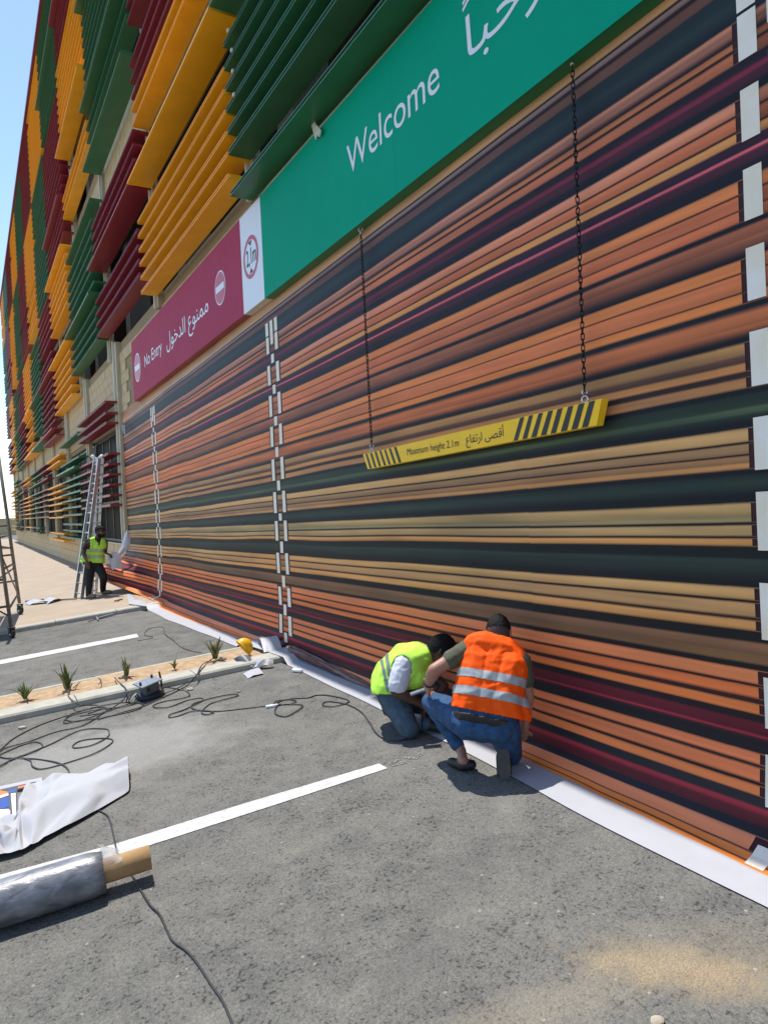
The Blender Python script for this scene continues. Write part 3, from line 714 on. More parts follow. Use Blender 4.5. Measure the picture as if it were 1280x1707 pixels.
BX = -.145
def bt(x): return 757+(664-757)*(x-605)/(1003-605)
def bb(x): return 782+(709-782)*(x-613)/(994-613)
hb = root('height_bar', wal(800, 730, -.12), 'yellow maximum height bar with black slanted stripes hanging from two chains', 'height bar')
q = [wal(605,bt(605),BX), wal(613,bb(613),BX), wal(994,bb(994),BX), wal(1003,bt(1003),BX)]
v = q+[p+Vector((.055,0,0)) for p in q]
build('bar', v, [(0,1,2,3),(7,6,5,4),(0,4,5,1),(1,5,6,2),(2,6,7,3),(3,7,4,0)], M['byellow'], hb)
LT = [(775,795),(828,850),(883,905),(938,960),(995,1015),(1050,1075),(1110,1140)]; LBt = [(825,850),(880,905),(935,960),(995,1020),(1050,1075),(1110,1138),(1170,1200)]
RT = [(785,803),(823,840),(864,882),(905,925),(945,967),(990,1012),(1035,1060),(1080,1105)]; RB = [(757,775),(795,815),(832,855),(873,897),(915,938),(958,985),(1003,1030),(1048,1075)]
sp = [((500+a/7.11, 500+b/7.11), (500+c_/7.11, 500+d_/7.11)) for (a, b), (c_, d_) in zip(LT, LBt)]+[((560+a/2.56, 560+b/2.56), (560+c_/2.56, 560+d_/2.56)) for (a, b), (c_, d_) in zip(RT, RB)]
for (a, b), (c_, d_) in sp:
    build('stripe', [wal(a,bt(a)+.6,BX-.002), wal(c_,bb(c_)-.6,BX-.002), wal(d_,bb(d_)-.6,BX-.002), wal(b,bt(b)+.6,BX-.002)], [(0,1,2,3)], M['black'], hb)
text('lettering', 'Maximum height 2.1m', wal(679,759,BX), wal(765,743.5,BX), (wal(679,747.5,BX)-wal(679,759,BX)).z, M['black'], hb, BX, lift=.0025)
text('lettering', '\uFEC9\uFE8E\uFED4\uFE97\uFEAD\uFE8D \uFEF0\uFEBC\uFED7\uFE83', wal(777,739.5,BX), wal(840,727,BX), (wal(820,719,BX)-wal(820,735,BX)).z, M['black'], hb, BX, lift=.0025, refcap=.76)
def torus_pts(c, rad, ax, n=14):
    ax = Vector(ax).normalized(); a = ax.orthogonal().normalized(); b = ax.cross(a)
    return [Vector(c)+(a*math.cos(2*PI*k/n)+b*math.sin(2*PI*k/n))*rad for k in range(n+1)]
def link_mesh():
    m = MB(); L, W_ = .021, .0095; pts = []
    for k in range(12):
        a = 2*PI*k/12; pts.append(Vector((math.cos(a)*W_, 0, math.sin(a)*W_+(L-W_)*(1 if math.sin(a) >= 0 else -1))))
    pts.append(pts[0]); m.tube(pts, .0036, 5, False); return mesh_of('link', m.v, m.f, M['chain'], smooth=True)
LINK = link_mesh()
def chain(pt, pb, label):
    top = wal(*pt, -.10); bot = wal(*pb, -.115); o = root('chain', top, label, 'chain', 'chains holding the height bar')
    e = MB(); e.tube(torus_pts(top+Vector((0,0,-.005)), .022, (1,.5,0)), .006, 6, False); e.tube([top+Vector((.05,0,.035)), top+Vector((0,0,.02))], .006, 6); e.build('eye_bolt', M['zinc'], o, True)
    e = MB(); e.tube([top+Vector((0,0,-.03)), top+Vector((0,0,-.055))], .011, 7); e.build('swivel', M['zinc'], o, True)
    e = MB(); e.tube(torus_pts(bot+Vector((0,0,.005)), .019, (1,.3,0)), .006, 6, False); e.tube(torus_pts(bot+Vector((0,0,.045)), .016, (.3,1,0)), .005, 6, False); e.build('shackle', M['zinc'], o, True)
    a = top+Vector((0,0,-.055)); b = bot+Vector((0,0,.055)); n = int((a-b).length/.0325)
    for i in range(n):
        p = a.lerp(b, (i+.5)/n); k = put('link', LINK, o, p-top); k.rotation_euler = (random.uniform(-.06,.06), random.uniform(-.06,.06), (PI/2)*(i % 2)+.5+random.uniform(-.25,.25))
chain((601, 380), (620, 752), 'black chain holding the far left end of the yellow height bar')
chain((953, 92), (975, 667), 'black chain holding the near right end of the yellow height bar')

# ================================================================== LADDER, SCAFFOLD
def ladder_section(parent, b0, b1, t0, t1, n, name='rung', w=.07):
    for a, b in ((b0, t0), (b1, t1)): MB().bar(a, b, .03, w, up=(b1-b0).cross(t0-b0)).build('side_rail', M['alu'], parent)
    for i in range(n):
        t = (i+.6)/(n+.2); p, q = b0.lerp(t0, t), b1.lerp(t1, t); MB().tube([p, q], .019, 8).build('rung', M['alu'], parent, True)
lb = gnd(140, 998, WK); ld = root('aluminium_ladder', lb, 'tall aluminium folding ladder standing against the louvers behind the worker', 'ladder')
dl = depth(gnd(130, 998, WK)); dr = depth(gnd(159, 993, WK))
ladder_section(ld, dep(125, 998, dl+.15), dep(136, 999.5, dl-.12), dep(158.5, 765, dl+.55), dep(166, 763, dl+.3), 14)
ladder_section(ld, dep(160, 993, dr+.55), dep(153, 996, dr+.1), dep(171, 764, dr+.5), dep(163, 765, dr+.2), 14, w=.06)
for a, b in (((158.5,765,dl+.55),(152.5,759,dl+.5)), ((166,763,dl+.3),(171,759,dl+.3))):
    MB().tube([dep(*a), dep(*b)], .035, 8).build('rubber_cap', M['swhite'], ld, True)
MB().bar(dep(158, 766, dl+.5), dep(171, 766, dr+.4), .05, .10).build('hinge', M['alu'], ld)
MB().bar(dep(136, 955, dl), dep(158, 951, dr+.3), .012, .03).build('spreader', M['alu'], ld)

sb = gnd(19, 1060); sf = root('mobile_scaffold', sb, 'weathered steel scaffold frame on casters at the left edge', 'scaffold')
dn = depth(gnd(19, 1060)); df = depth(gnd(34, 1018, WK))
A0, A1 = dep(19, 1050, dn), dep(-20, 770, dn); B0, B1 = dep(32.5, 1006, df), dep(-6, 735, df)
MB().tube([A0, A1], .030, 10).build('post', M['scaf'], sf, True); MB().tube([B0, B1], .032, 10).build('post', M['scaf'], sf, True)
for ta, tb in ((.12, .06), (.36, .245), (.55, .42)):
    MB().tube([A0.lerp(A1, ta), B0.lerp(B1, tb)], .020, 8).build('rung', M['scaf'], sf, True)
C0, C1 = A0+Vector((-1.3,.1,-.09)), A1+Vector((-1.3,.1,0)); E0, E1 = B0+Vector((-1.3,.1,-.09)), B1+Vector((-1.3,.1,0))
MB().tube([C0, C1], .03, 8).build('post', M['scaf'], sf, True); MB().tube([E0, E1], .03, 8).build('post', M['scaf'], sf, True)
for a, b, c, d in ((C0,C1,A0,A1),(E0,E1,B0,B1)):
    for t in (.14, .30, .48): MB().tube([a.lerp(b, t), c.lerp(d, t)], .020, 8).build('rung', M['scaf'], sf, True)
MB().tube([C0.lerp(C1,.05), B0.lerp(B1,.22)], .016, 8).build('brace', M['scaf'], sf, True)
MB().tube([A0.lerp(A1,.45), B0.lerp(B1,.05)], .014, 8).build('brace', M['scaf'], sf, True)
MB().tube([C0.lerp(C1,.45), A0.lerp(A1,.08)], .014, 8).build('brace', M['scaf'], sf, True)
for k in range(2):
    p, q = A0.lerp(A1,.49), B0.lerp(B1,.335); o_ = Vector((-.24*k-.12,0,.02)); MB().bar(p+o_, q+o_, .22, .03).build('plank', M['scaf'], sf)
def caster(p, g, rad, mt):
    c = Vector((p.x, p.y, g+rad)); ax = Vector((1, .5, 0)).normalized()
    w_ = MB(); w_.tube([c-ax*.028, c-ax*.02, c+ax*.02, c+ax*.028], [rad*.86, rad, rad, rad*.86], 20); o_ = w_.build('caster', mt, sf)
    h = MB(); h.tube([c-ax*.034, c+ax*.034], rad*.38, 10); h.build('hub', M['zinc'], o_)
    h = MB()
    for s_ in (-1, 1): h.bar(c+ax*.042*s_, Vector((p.x, p.y, g+2*rad+.02))+ax*.042*s_, .05, .008, up=ax)
    h.bar(Vector((p.x, p.y, g+2*rad+.02))-ax*.05, Vector((p.x, p.y, g+2*rad+.02))+ax*.05, .07, .015)
    h.build('fork', mt, o_)
caster(gnd(34, 1024, WK), gz(gnd(34,1024,WK).x)+WK, .085, M['wheel']); caster(gnd(20, 1064), gz(gnd(20,1064).x), .075, M['rubber'])
caster(gnd(34, 1024, WK)+Vector((-1.3,.1,0)), gz(gnd(34,1024,WK).x-1.3)+WK, .085, M['wheel']); caster(gnd(20, 1064)+Vector((-1.3,.1,0)), gz(gnd(20,1064).x-1.3), .075, M['rubber'])

# ================================================================== THINGS LYING ON THE GROUND
def G(x, y, off=0.0): return gnd(x, y, off)
# wrapped roll of vinyl on its cardboard core
RR, RC = .108, .060
wrapm = bpy.data.materials.new('stretch_wrap'); wrapm.use_nodes = True; t_ = wrapm.node_tree; b_ = t_.nodes['Principled BSDF']
tc_ = N(t_, 'ShaderNodeTexCoord'); mp_ = N(t_, 'ShaderNodeMapping'); mp_.inputs['Rotation'].default_value = (0, 0, R(32)); mp_.inputs['Scale'].default_value = (5, 11, 9)
t_.links.new(tc_.outputs['Object'], mp_.inputs['Vector']); nz1 = N(t_, 'ShaderNodeTexNoise'); nz1.inputs['Scale'].default_value = 2.2; nz1.inputs['Detail'].default_value = 7; nz1.inputs['Distortion'].default_value = .5
t_.links.new(mp_.outputs[0], nz1.inputs['Vector']); rp_ = N(t_, 'ShaderNodeValToRGB'); rp_.color_ramp.elements[0].position = .35; rp_.color_ramp.elements[1].position = .75
rp_.color_ramp.elements[0].color = (.10,.105,.115,1); rp_.color_ramp.elements[1].color = (.25,.26,.285,1); t_.links.new(nz1.outputs['Fac'], rp_.inputs[0]); t_.links.new(rp_.outputs[0], b_.inputs['Base Color'])
bp_ = N(t_, 'ShaderNodeBump'); bp_.inputs['Strength'].default_value = .55; bp_.inputs['Distance'].default_value = .012; t_.links.new(nz1.outputs['Fac'], bp_.inputs['Height']); t_.links.new(bp_.outputs[0], b_.inputs['Normal'])
b_.inputs['Roughness'].default_value = .36; b_.inputs['Coat Weight'].default_value = .2; b_.inputs['Coat Roughness'].default_value = .3
P1 = G(174, 1453, RR); P2 = G(0, 1507, RR); ax = (P1-P2).normalized(); P2 = P1-ax*2.1
rl = root('wrapped_roll', P1-Vector((0,0,RR)), 'roll of vinyl wrapped in shiny plastic film with its cardboard core sticking out', 'roll')
m = MB(); n = 30; ng = 60; a_ = ax.cross(Vector((0,0,1))).normalized(); u_ = a_.cross(ax)
for i in range(ng+1):
    t = i/ng; p = P2.lerp(P1, t); e = 1-.10*sm(.97, 1, t)
    for k in range(n):
        c = 2*PI*k/n; q = RR*e*(1+.022*mnoise.noise((t*26+c*.8, c*2.2, 1))+.012*mnoise.noise((t*60, c*7, 4)))
        m.v.append(p+(a_*math.cos(c)+u_*math.sin(c))*q)
for i in range(ng):
    for k in range(n): m.f.append((i*n+k, i*n+(k+1) % n, (i+1)*n+(k+1) % n, (i+1)*n+k))
m.f.append(tuple(ng*n+k for k in range(n))); m.build('wrapped_film', wrapm, rl, True)
ce = P1+ax*.225
m = MB(); pts = [P1-ax*.1, ce]; n = 28; base = []
for p, rr_ in ((P1-ax*.1, RC), (ce, RC), (ce, RC-.008), (ce-ax*.2, RC-.008)):
    for k in range(n): c = 2*PI*k/n; m.v.append(p+(a_*math.cos(c)+u_*math.sin(c))*rr_)
for i in range(3):
    for k in range(n): m.f.append((i*n+k, i*n+(k+1) % n, (i+1)*n+(k+1) % n, (i+1)*n+k))
m.f.append(tuple(3*n+k for k in range(n))); m.build('cardboard_core', M['card'], rl, True)
film = mat('loose_film', (.55,.57,.60), .12, **{'Alpha': .38})
gr_ = []
for i in range(9):
    t = i/8; row = []
    for k in range(10):
        s = k/9; c = R(40+130*s); q = RC+.012+.065*math.sin(PI*s)*(1-t)+.02*mnoise.noise((t*4, s*6, 2))
        row.append(P1+ax*(-.01+.09*t+.02*mnoise.noise((s*5, t*3, 9)))+(a_*math.cos(c)+u_*math.sin(c))*q)
    gr_.append(row)
sheet('torn_film', gr_, film, rl)
# crumpled white sheet
top_ = [(-90,1386),(0,1376),(29,1371),(31,1321),(70,1305),(140,1293),(216,1280)]; bot_ = [(-90,1462),(0,1437),(29,1430),(42,1425),(70,1408),(146,1366),(217,1322)]
def lerp_poly(P, t):
    t *= len(P)-1; i = min(int(t), len(P)-2); t -= i; return (P[i][0]+(P[i+1][0]-P[i][0])*t, P[i][1]+(P[i+1][1]-P[i][1])*t)
sh = root('crumpled_sheet', G(110, 1370), 'large crumpled white vinyl sheet folded over on the asphalt', 'vinyl sheet')
NU, NV = 13, 6; vv = []; ff = []
rs_ = random.Random(11)
for j in range(NV+1):
    for i in range(NU+1):
        s = i/NU+(rs_.uniform(-.33, .33)/NU if 0 < i < NU else 0); t = j/NV+(rs_.uniform(-.33, .33)/NV if 0 < j < NV else 0)
        p = G(*lerp_poly(top_, s)).lerp(G(*lerp_poly(bot_, s)), t)
        h = .012+.11*math.sin(PI*min(1, t*1.05))**.8*(.55+.45*s)+(rs_.uniform(-.035, .05) if 0 < j < NV else rs_.uniform(0, .012))
        h -= .08*max(0, 1-math.hypot((s-.62)*2.2, t-.45)/.22); h += .03*sm(.8, 1, t)*(1-s)
        vv.append(p+Vector((0, 0, max(.008, h))))
for j in range(NV):
    for i in range(NU):
        a = j*(NU+1)+i; q = (a, a+1, a+NU+2, a+NU+1)
        ff += [(q[0], q[1], q[2]), (q[0], q[2], q[3])] if rs_.random() < .5 else [(q[0], q[1], q[3]), (q[1], q[2], q[3])]
q_ = build('sheet', vv, ff, mat('matte_vinyl', (.40,.405,.425), .8, spec=.15), sh, True)
md_ = q_.modifiers.new('s', 'SUBSURF'); md_.levels = md_.render_levels = 2; md_.subdivision_type = 'SIMPLE'
md_ = q_.modifiers.new('r', 'SMOOTH'); md_.factor = .5; md_.iterations = 2
ps = root('printed_sheet', G(20, 1340), 'printed vinyl offcut in orange, blue and cream lying under the white sheet', 'vinyl sheet')
def patch(name, poly, mt, lift, parent):
    v = [G(x, y)+Vector((0,0,lift)) for x, y in poly]; build(name, v, [tuple(range(len(v)))], mt, parent)
PH = .02
patch('sheet', [(-60,1322),(0,1312),(70,1297),(71,1307),(30,1322),(30,1376),(-60,1380)], M['paper'], .004, ps)
def hpatch(nm, poly, col):
    v = [G(x, y, PH) for x, y in poly]; build(nm, v, [tuple(range(len(v)))], mat('print_'+nm, lin(col), .5), ps)
hpatch('grey_area', [(-40,1322),(0,1316.5),(60,1303),(61,1309),(29,1317),(29,1374),(-40,1378)], (70,70,78))
for nm, poly, col in (('orange_area', [(0,1318),(15,1321),(8,1324),(0,1325)], (232,120,40)), ('orange_area', [(30,1312),(50,1307),(48,1310),(30,1315)], (232,120,40)), ('blue_area', [(0,1333),(14,1328),(15,1346),(0,1349)], (30,70,150)), ('blue_area', [(14,1318),(27,1314),(27,1320),(15,1323)], (52,80,140)), ('cream_area', [(0,1326),(14,1322.5),(14,1326),(0,1331)], (240,215,190)), ('cream_area', [(18,1323),(26,1322),(27,1368),(22,1370)], (238,212,190)), ('cream_area', [(-30,1351),(14,1349),(17,1352),(16,1372),(-30,1374)], (240,214,192))):
    v = [G(x, y, PH+.003) for x, y in poly]; build(nm, v, [tuple(range(len(v)))], mat('print_'+nm, lin(col), .5), ps)

# cables
def Z8(*pts): return [(x/2.4615, 1000+y/2.4615) for x, y in pts]
def Z2(*pts): return [(240+x/4.571, 1020+y/4.571) for x, y in pts]
def cable(pts, label, rad=.0056, name='cable', kerb=True, lifts=None):
    P = []
    for i, (x, y) in enumerate(pts):
        p = G(x, y); o_ = 0
        if kerb and isf(p.x) < p.y < isf(p.x)+1.1: p = G(x, y, KH); o_ = KH
        P.append(Vector((p.x, p.y, gz(p.x)+o_+rad+(lifts[i] if lifts else 0)+random.uniform(0, .006))))
    o = MB().tube(catmull(P, 7), rad, 6).build(name, M['cable'], None, True)
    return tag(o, label, 'cable', 'black power cables on the asphalt')
cable(Z8((-60,650),(0,620),(60,570),(170,515),(300,470),(410,440),(500,425),(575,425),(590,432),(560,455),(430,485),(330,500),(262,510),(290,480),(400,455),(520,440),(640,400),(720,370),(790,330),(830,285),(858,256),(880,240)), 'black cable from the tangle running over the kerb to the aloe nearest the banner')
cable(Z8((-60,670),(0,640),(90,600),(150,588),(175,605),(130,632),(40,655),(-10,640),(30,610),(120,585),(230,545),(340,520),(420,470),(440,450),(380,445),(300,470),(270,495),(320,500),(420,470),(500,440),(560,425),(585,440),(520,460),(400,495)), 'black cable knotted in tight loops left of the reel')
cable(Z8((-60,720),(0,685),(60,657),(200,600),(330,540),(430,533),(447,548),(440,568),(380,600),(310,612),(300,600),(340,580),(430,572),(463,585),(400,630),(300,665),(180,698),(135,690),(120,662),(60,655),(0,690),(-60,700)), 'black cable with two wide open loops in front of the tangle')
cable(Z8((100,655),(160,658),(240,675),(278,700),(285,735),(280,745)), 'short black cable running under the crumpled white sheet')
cable(Z8((300,335),(282,378),(285,405),(330,435),(400,437),(412,452),(360,470)), 'black cable hanging over the kerb left of the reel')
cable(Z8((470,320),(482,337),(520,375),(505,415),(430,462),(330,480)), 'black cable dropping over the kerb just behind the reel')
cable(Z8((300,365),(345,330),(390,318),(415,335),(405,350)), 'thin black cable lying on the planter soil', rad=.005)
cable(Z2((0,725),(100,680),(250,610),(340,560),(400,490),(430,430),(470,390),(515,378)), 'straight black cable passing right of the reel up to the aloe')
cable(Z2((150,560),(160,580),(290,600),(350,640),(300,665),(150,690),(70,720),(100,740),(200,730),(330,680),(430,663),(448,680),(380,720),(300,755),(200,792),(195,812),(260,800),(350,770),(450,758),(530,775),(480,792),(438,772),(500,710),(600,680),(712,648),(690,635),(560,655),(400,700),(360,730),(400,755),(550,765),(700,750),(850,735),(985,716)), 'black cable in long flat loops right of the reel')
cable(Z2((985,716),(1010,690),(1100,674),(1160,690),(1100,710),(1020,722),(998,780),(1060,805),(1112,795),(1200,740),(1190,715),(1050,712),(1010,705),(1060,680),(1130,668),(1250,662))+[(530,1160),(555,1162),(582,1170),(560,1179),(538,1178),(545,1171),(575,1175),(600,1187),(615,1205),(625,1222),(640,1233),(665,1237),(690,1228),(698,1214)], 'black cable leading from a small coil to the kneeling worker')
cable([(165.6,1354),(172,1357),(181,1365),(187.5,1387),(192,1409),(197,1430),(206,1446),(218.8,1460),(231,1480.6),(250,1512),(265.6,1527.5),(278,1552.5),(287.5,1571),(312.5,1590),(331,1612),(353,1646),(372,1674),(388,1712),(395,1740)], 'single thin cable running out from under the cardboard core towards the viewer', rad=.0048, kerb=False)
cable(Z2((-50,225),(0,215),(60,202),(58,190),(10,185),(8,160),(50,130),(140,120),(160,175),(220,220),(280,270),(350,300),(437,318)), 'thin cable curling on the far parking bay', rad=.0046)
for px, py, lb_ in ((453.5, 1177.5, 'small white plug connector on the cable right of the reel'),):
    p = G(px, py, .012); o = root('plug_connector', p, lb_, 'plug'); MB().tube([p-Vector((.05,-.02,0)), p+Vector((.05,-.01,0))], [.012, .016], 8).build('body', M['swhite'], o, True); MB().tube([p+Vector((.05,-.01,0)), p+Vector((.075,-.012,0))], .01, 8).build('sleeve', M['rubber'], o, True)

# cable reel lying by the kerb
rp = G(251, 1163); s0 = .15
rl2 = root('cable_reel', rp, 'dark cable reel with a grey drum and flat top plate tipped beside the kerb', 'cable reel')
tilt = Matrix.Rotation(R(9), 3, 'X') @ Matrix.Rotation(R(-6), 3, 'Y') @ Matrix.Rotation(R(20), 3, 'Z')
def rloc(v): return rp+tilt @ Vector(v)
def ring(rad, z, n=28, sx=1, sy=1): return [rloc((math.cos(2*PI*k/n)*rad*sx, math.sin(2*PI*k/n)*rad*sy, z)) for k in range(n)]
def stack(name, prof, mt, n=28, sx=1, sy=1, sm_=False):
    v = []; 
    for rad, z in prof: v += ring(rad, z, n, sx, sy)
    f = [(i*n+k, i*n+(k+1) % n, (i+1)*n+(k+1) % n, (i+1)*n+k) for i in range(len(prof)-1) for k in range(n)]+[tuple(range(n))[::-1], tuple((len(prof)-1)*n+k for k in range(n))]
    return build(name, v, f, mt, rl2, sm_)
stack('base_flange', [(.128,.012),(.142,.02),(.142,.045),(.12,.062),(.07,.066)], M['reeld'], sy=.8)
db = MB(); db.box((-.075,-.06,.06), (.075,.06,.165)); build('drum', [rloc(q) for q in db.v], db.f, M['reelg'], rl2)
db = MB(); db.box((-.06,-.0615,.10), (-.028,-.060,.135)); build('switch', [rloc(q) for q in db.v], db.f, M['black'], rl2)
db = MB(); db.box((-.125,-.085,.166), (.105,.085,.178)); build('top_plate', [rloc(q) for q in db.v], db.f, M['reelt'], rl2)
for x, y in ((-.10,-.02), (.07,.05)): db = MB(); db.tube([(x,y,.178), (x,y,.205)], .012, 8); build('knob', [rloc(q) for q in db.v], db.f, M['rubber'], rl2, True)
db = MB(); db.tube([(.15,.02,.05), (.155,.03,.13), (.15,.035,.21)], .010, 6); build('crank', [rloc(q) for q in db.v], db.f, M['rubber'], rl2, True)
for k in range(3):
    c = Vector((-.16-.015*k, -.01+.02*k, .06)); db = MB(); db.tube([c+Vector((math.cos(a)*.05, .012*math.sin(2*a), math.sin(a)*.045)) for a in [2*PI*i/16 for i in range(17)]], .006, 6, False); build('cable_turn', [rloc(q) for q in db.v], db.f, M['cable'] if k else M['rail'], rl2, True)

# hard hat
hp = G(409, 1093, KH)+Vector((0,.05,0)); hh = root('hard_hat', hp, 'yellow hard hat lying on its side on the kerb by the banner', 'hard hat')
HM = Matrix.Rotation(R(18), 3, 'Z') @ Matrix.Rotation(R(50), 3, 'Y') @ Matrix.Rotation(R(15), 3, 'X')
def hl(v): return hp+Vector((0,0,.085))+HM @ (Vector(v)*.86)
v = []; f = []; n = 28; nr_ = 10
for i in range(nr_+1):
    a = (PI/2)*i/nr_
    for k in range(n):
        c = 2*PI*k/n; rd = .115*(1+.10*abs(math.cos(c))); rib = 1+.03*max(0, math.cos(c*2))**8
        v.append(hl((math.cos(c)*rd*math.sin(a)*1.05, math.sin(c)*.11*math.sin(a), .125*math.cos(a)*rib)))
for i in range(nr_):
    for k in range(n): f.append((i*n+k, (i+1)*n+k, (i+1)*n+(k+1) % n, i*n+(k+1) % n))
build('shell', v, f, M['hat'], hh, True)
v = []; f = []
for k in range(n):
    c = 2*PI*k/n; e = .012+.04*max(0, math.cos(c))**2
    for rd, z in ((0, .004), (e, -.006), (e, -.012), (0, -.004)):
        v.append(hl((math.cos(c)*(.127+rd), math.sin(c)*(.112+rd), z)))
for k in range(n):
    for q in range(4): a = k*4+q; b = k*4+(q+1) % 4; c2 = ((k+1) % n)*4+(q+1) % 4; d = ((k+1) % n)*4+q; f.append((a, b, c2, d))
build('brim', v, f, M['hat'], hh, True)
db = MB(); db.tube([hl((-.11,0,.05)), hl((0,0,.129)), hl((.11,0,.05))], .012, 6); db.build('ridge', M['hat'], hh, True)

# scraps of vinyl round the end of the kerb
def bent(name, pts4, mt, label, amp=.04, axis=0, nn=9, lift0=.0):
    """a small offcut: four ground pixels, bowed upwards"""
    a, b, c, d = [G(x, y, l) for x, y, l in pts4]; g = []
    for i in range(nn):
        t = i/(nn-1); row = []
        for k in range(nn):
            s = k/(nn-1); p = a.lerp(b, s).lerp(d.lerp(c, s), t); q = t if axis else s
            row.append(p+Vector((0,0,amp*math.sin(PI*q)+.006*mnoise.noise((s*4, t*4, amp*90)))))
        g.append(row)
    return tag(sheet(name, g, mt, None), label, 'vinyl scrap')
bent('vinyl_offcut', [(405,1123,.012),(432,1113,.02),(439,1123,.012),(413,1131,.006)], M['paper'], 'small flat white vinyl offcut lying on the asphalt below the hard hat', .01)
bent('grey_offcut', [(389,1099,.10),(418,1094,.10),(422,1114,.02),(402,1110,.02)], M['greyvinyl'], 'grey backed vinyl offcut curling down over the kerb under the hard hat', .03)
bent('grey_offcut', [(426,1108,.035),(456,1100,.075),(455,1113,.012),(428,1116,.008)], M['greyvinyl'], 'grey backed vinyl offcut bowed on the asphalt at the kerb foot', .035)
bent('white_offcut', [(418,1099,.075),(442,1102,.075),(430,1114,.01),(422,1114,.01)], M['paper'], 'white vinyl strip between two grey offcuts against the kerb', .01)
bent('white_offcut', [(428,1070,.10),(455,1068,.10),(470,1081,.08),(440,1088,.08)], M['paper'], 'white curled vinyl sheet arching on top of the kerb end', .10, 1)
g = [[dep(x, y, 8.35-.05*i+.12*math.sin(2.2*k+i)) for k, x in enumerate(xx)] for i, (y, xx) in enumerate(((1064,(460,472,486,499)),(1070,(456,470,487,502)),(1077,(452,468,488,503)),(1082,(448,468,488,500))))]
tag(sheet('folded_offcut', g, mat('maroon_vinyl', (.05,.012,.022), .45), None), 'dark maroon fold of printed vinyl bunched on the kerb below the white dashes', 'vinyl scrap')
fold_m = mat('brown_vinyl', (.14,.045,.02), .4, var=.5, vscale=9)
g = []
for i in range(26):
    t = i/25; y = 7.42-t*1.9; row = []
    for k in range(11):
        s = k/10; x = -.06-.11*s*(1-.4*t); row.append(Vector((x, y, gz(x)+.02+(.10*(1-t)+.012)*abs(math.sin(s*PI*2.2+.6*math.sin(y*3)))+.01*mnoise.noise((y*5, s*5, 1)))))
    g.append(row)
tag(sheet('bunched_print', g, fold_m, None), 'bunched brown fold of printed vinyl along the wall foot beside the kerb', 'vinyl scrap')
o = MB().tube([G(489,1117,.02), G(503,1119,.02)], [.022,.02], 8).build('foam_block', M['swhite'], None, True); tag(o, 'small white foam scrap beside the banner margin', 'scrap')

# aloe plants
def aloe(px, py, h, n, label, dry=.15, spread=1.0, kind='aloe_plant'):
    p = G(px, py, .045); o = root(kind, p, label, 'plant', 'aloe plants in the planter')
    for i in range(n):
        a = 2*PI*i/n*1.618*3+random.uniform(-.3, .3); ln = h*random.uniform(.6, 1.1); bend = random.uniform(.25, .8)*spread; wd = h*random.uniform(.075, .11); st = MB()
        d = Vector((math.cos(a), math.sin(a), 0)); sdv = Vector((-math.sin(a), math.cos(a), 0)); ns = 6
        for k in range(ns+1):
            t = k/ns; c = p+d*(ln*(.06+bend*(t*.55+.45*t*t)*.8))+Vector((0,0,ln*(t-.32*bend*t*t))); w_ = wd*(1-t)**.75*(1 if t > .02 else .8)+.0015
            st.v += [c-sdv*w_+Vector((0,0,w_*.6)), c, c+sdv*w_+Vector((0,0,w_*.6)), c+Vector((0,0,w_*.55))]
        for k in range(ns):
            for q in range(4): st.f.append((k*4+q, k*4+(q+1) % 4, (k+1)*4+(q+1) % 4, (k+1)*4+q))
        st.build('leaf', M['aloedry'] if random.random() < dry else M['aloe'], o, True)
aloe(42, 1166, .20, 26, 'low bushy aloe at the left end of the planter in view', .35, 1.25)
aloe(112, 1150, .31, 15, 'tall upright aloe, second from the left in the planter', .1, .7)
aloe(211, 1128, .23, 12, 'aloe behind the cable reel with pale stones at its foot', .2, .6)
aloe(291, 1115, .11, 20, 'smallest scrubby aloe in the middle of the planter', .4, 1.3)
aloe(359, 1099, .27, 24, 'largest grey green aloe nearest the banner', .55, .9)
for x, y, lb_ in ((204,1129,'pale stone left of the third aloe'),(371,1098,'pale stone at the foot of the largest aloe')):
    p = G(x, y, .05); bm = bmesh.new(); bmesh.ops.create_icosphere(bm, subdivisions=2, radius=.035)
    for q in bm.verts: q.co = p+Vector((q.co.x*1.4, q.co.y, q.co.z*.7))*(1+.2*mnoise.noise(q.co*30))
    me = bpy.data.meshes.new('stone'); bm.to_mesh(me); bm.free(); me.materials.append(M['pebble']); tag(put('stone', me), lb_, 'stone')
# loose chips
def chip(x, y, s, lb_, mt='pebble'):
    p = G(x, y, s*.35); bm = bmesh.new(); bmesh.ops.create_icosphere(bm, subdivisions=2, radius=s)
    for q in bm.verts:
        k = 1+.28*mnoise.noise(q.co*(1.6/s)+Vector((x, y, 0))); q.co = p+Vector((q.co.x*1.3*k, q.co.y*k, q.co.z*.55*k))
    me = bpy.data.meshes.new('stone_chip'); bm.to_mesh(me); bm.free(); me.materials.append(M[mt]); tag(put('stone_chip', me), lb_, 'stone')
chip(1096, 1703, .022, 'rounded beige pebble at the bottom edge of the picture')
chip(317, 1149, .03, 'pale flat chip on the asphalt right of the reel'); chip(37, 1213, .028, 'white flat chip on the asphalt below the kerb at left')
chip(398, 1153, .018, 'grey chip on the asphalt between cable and kerb', 'concrete')
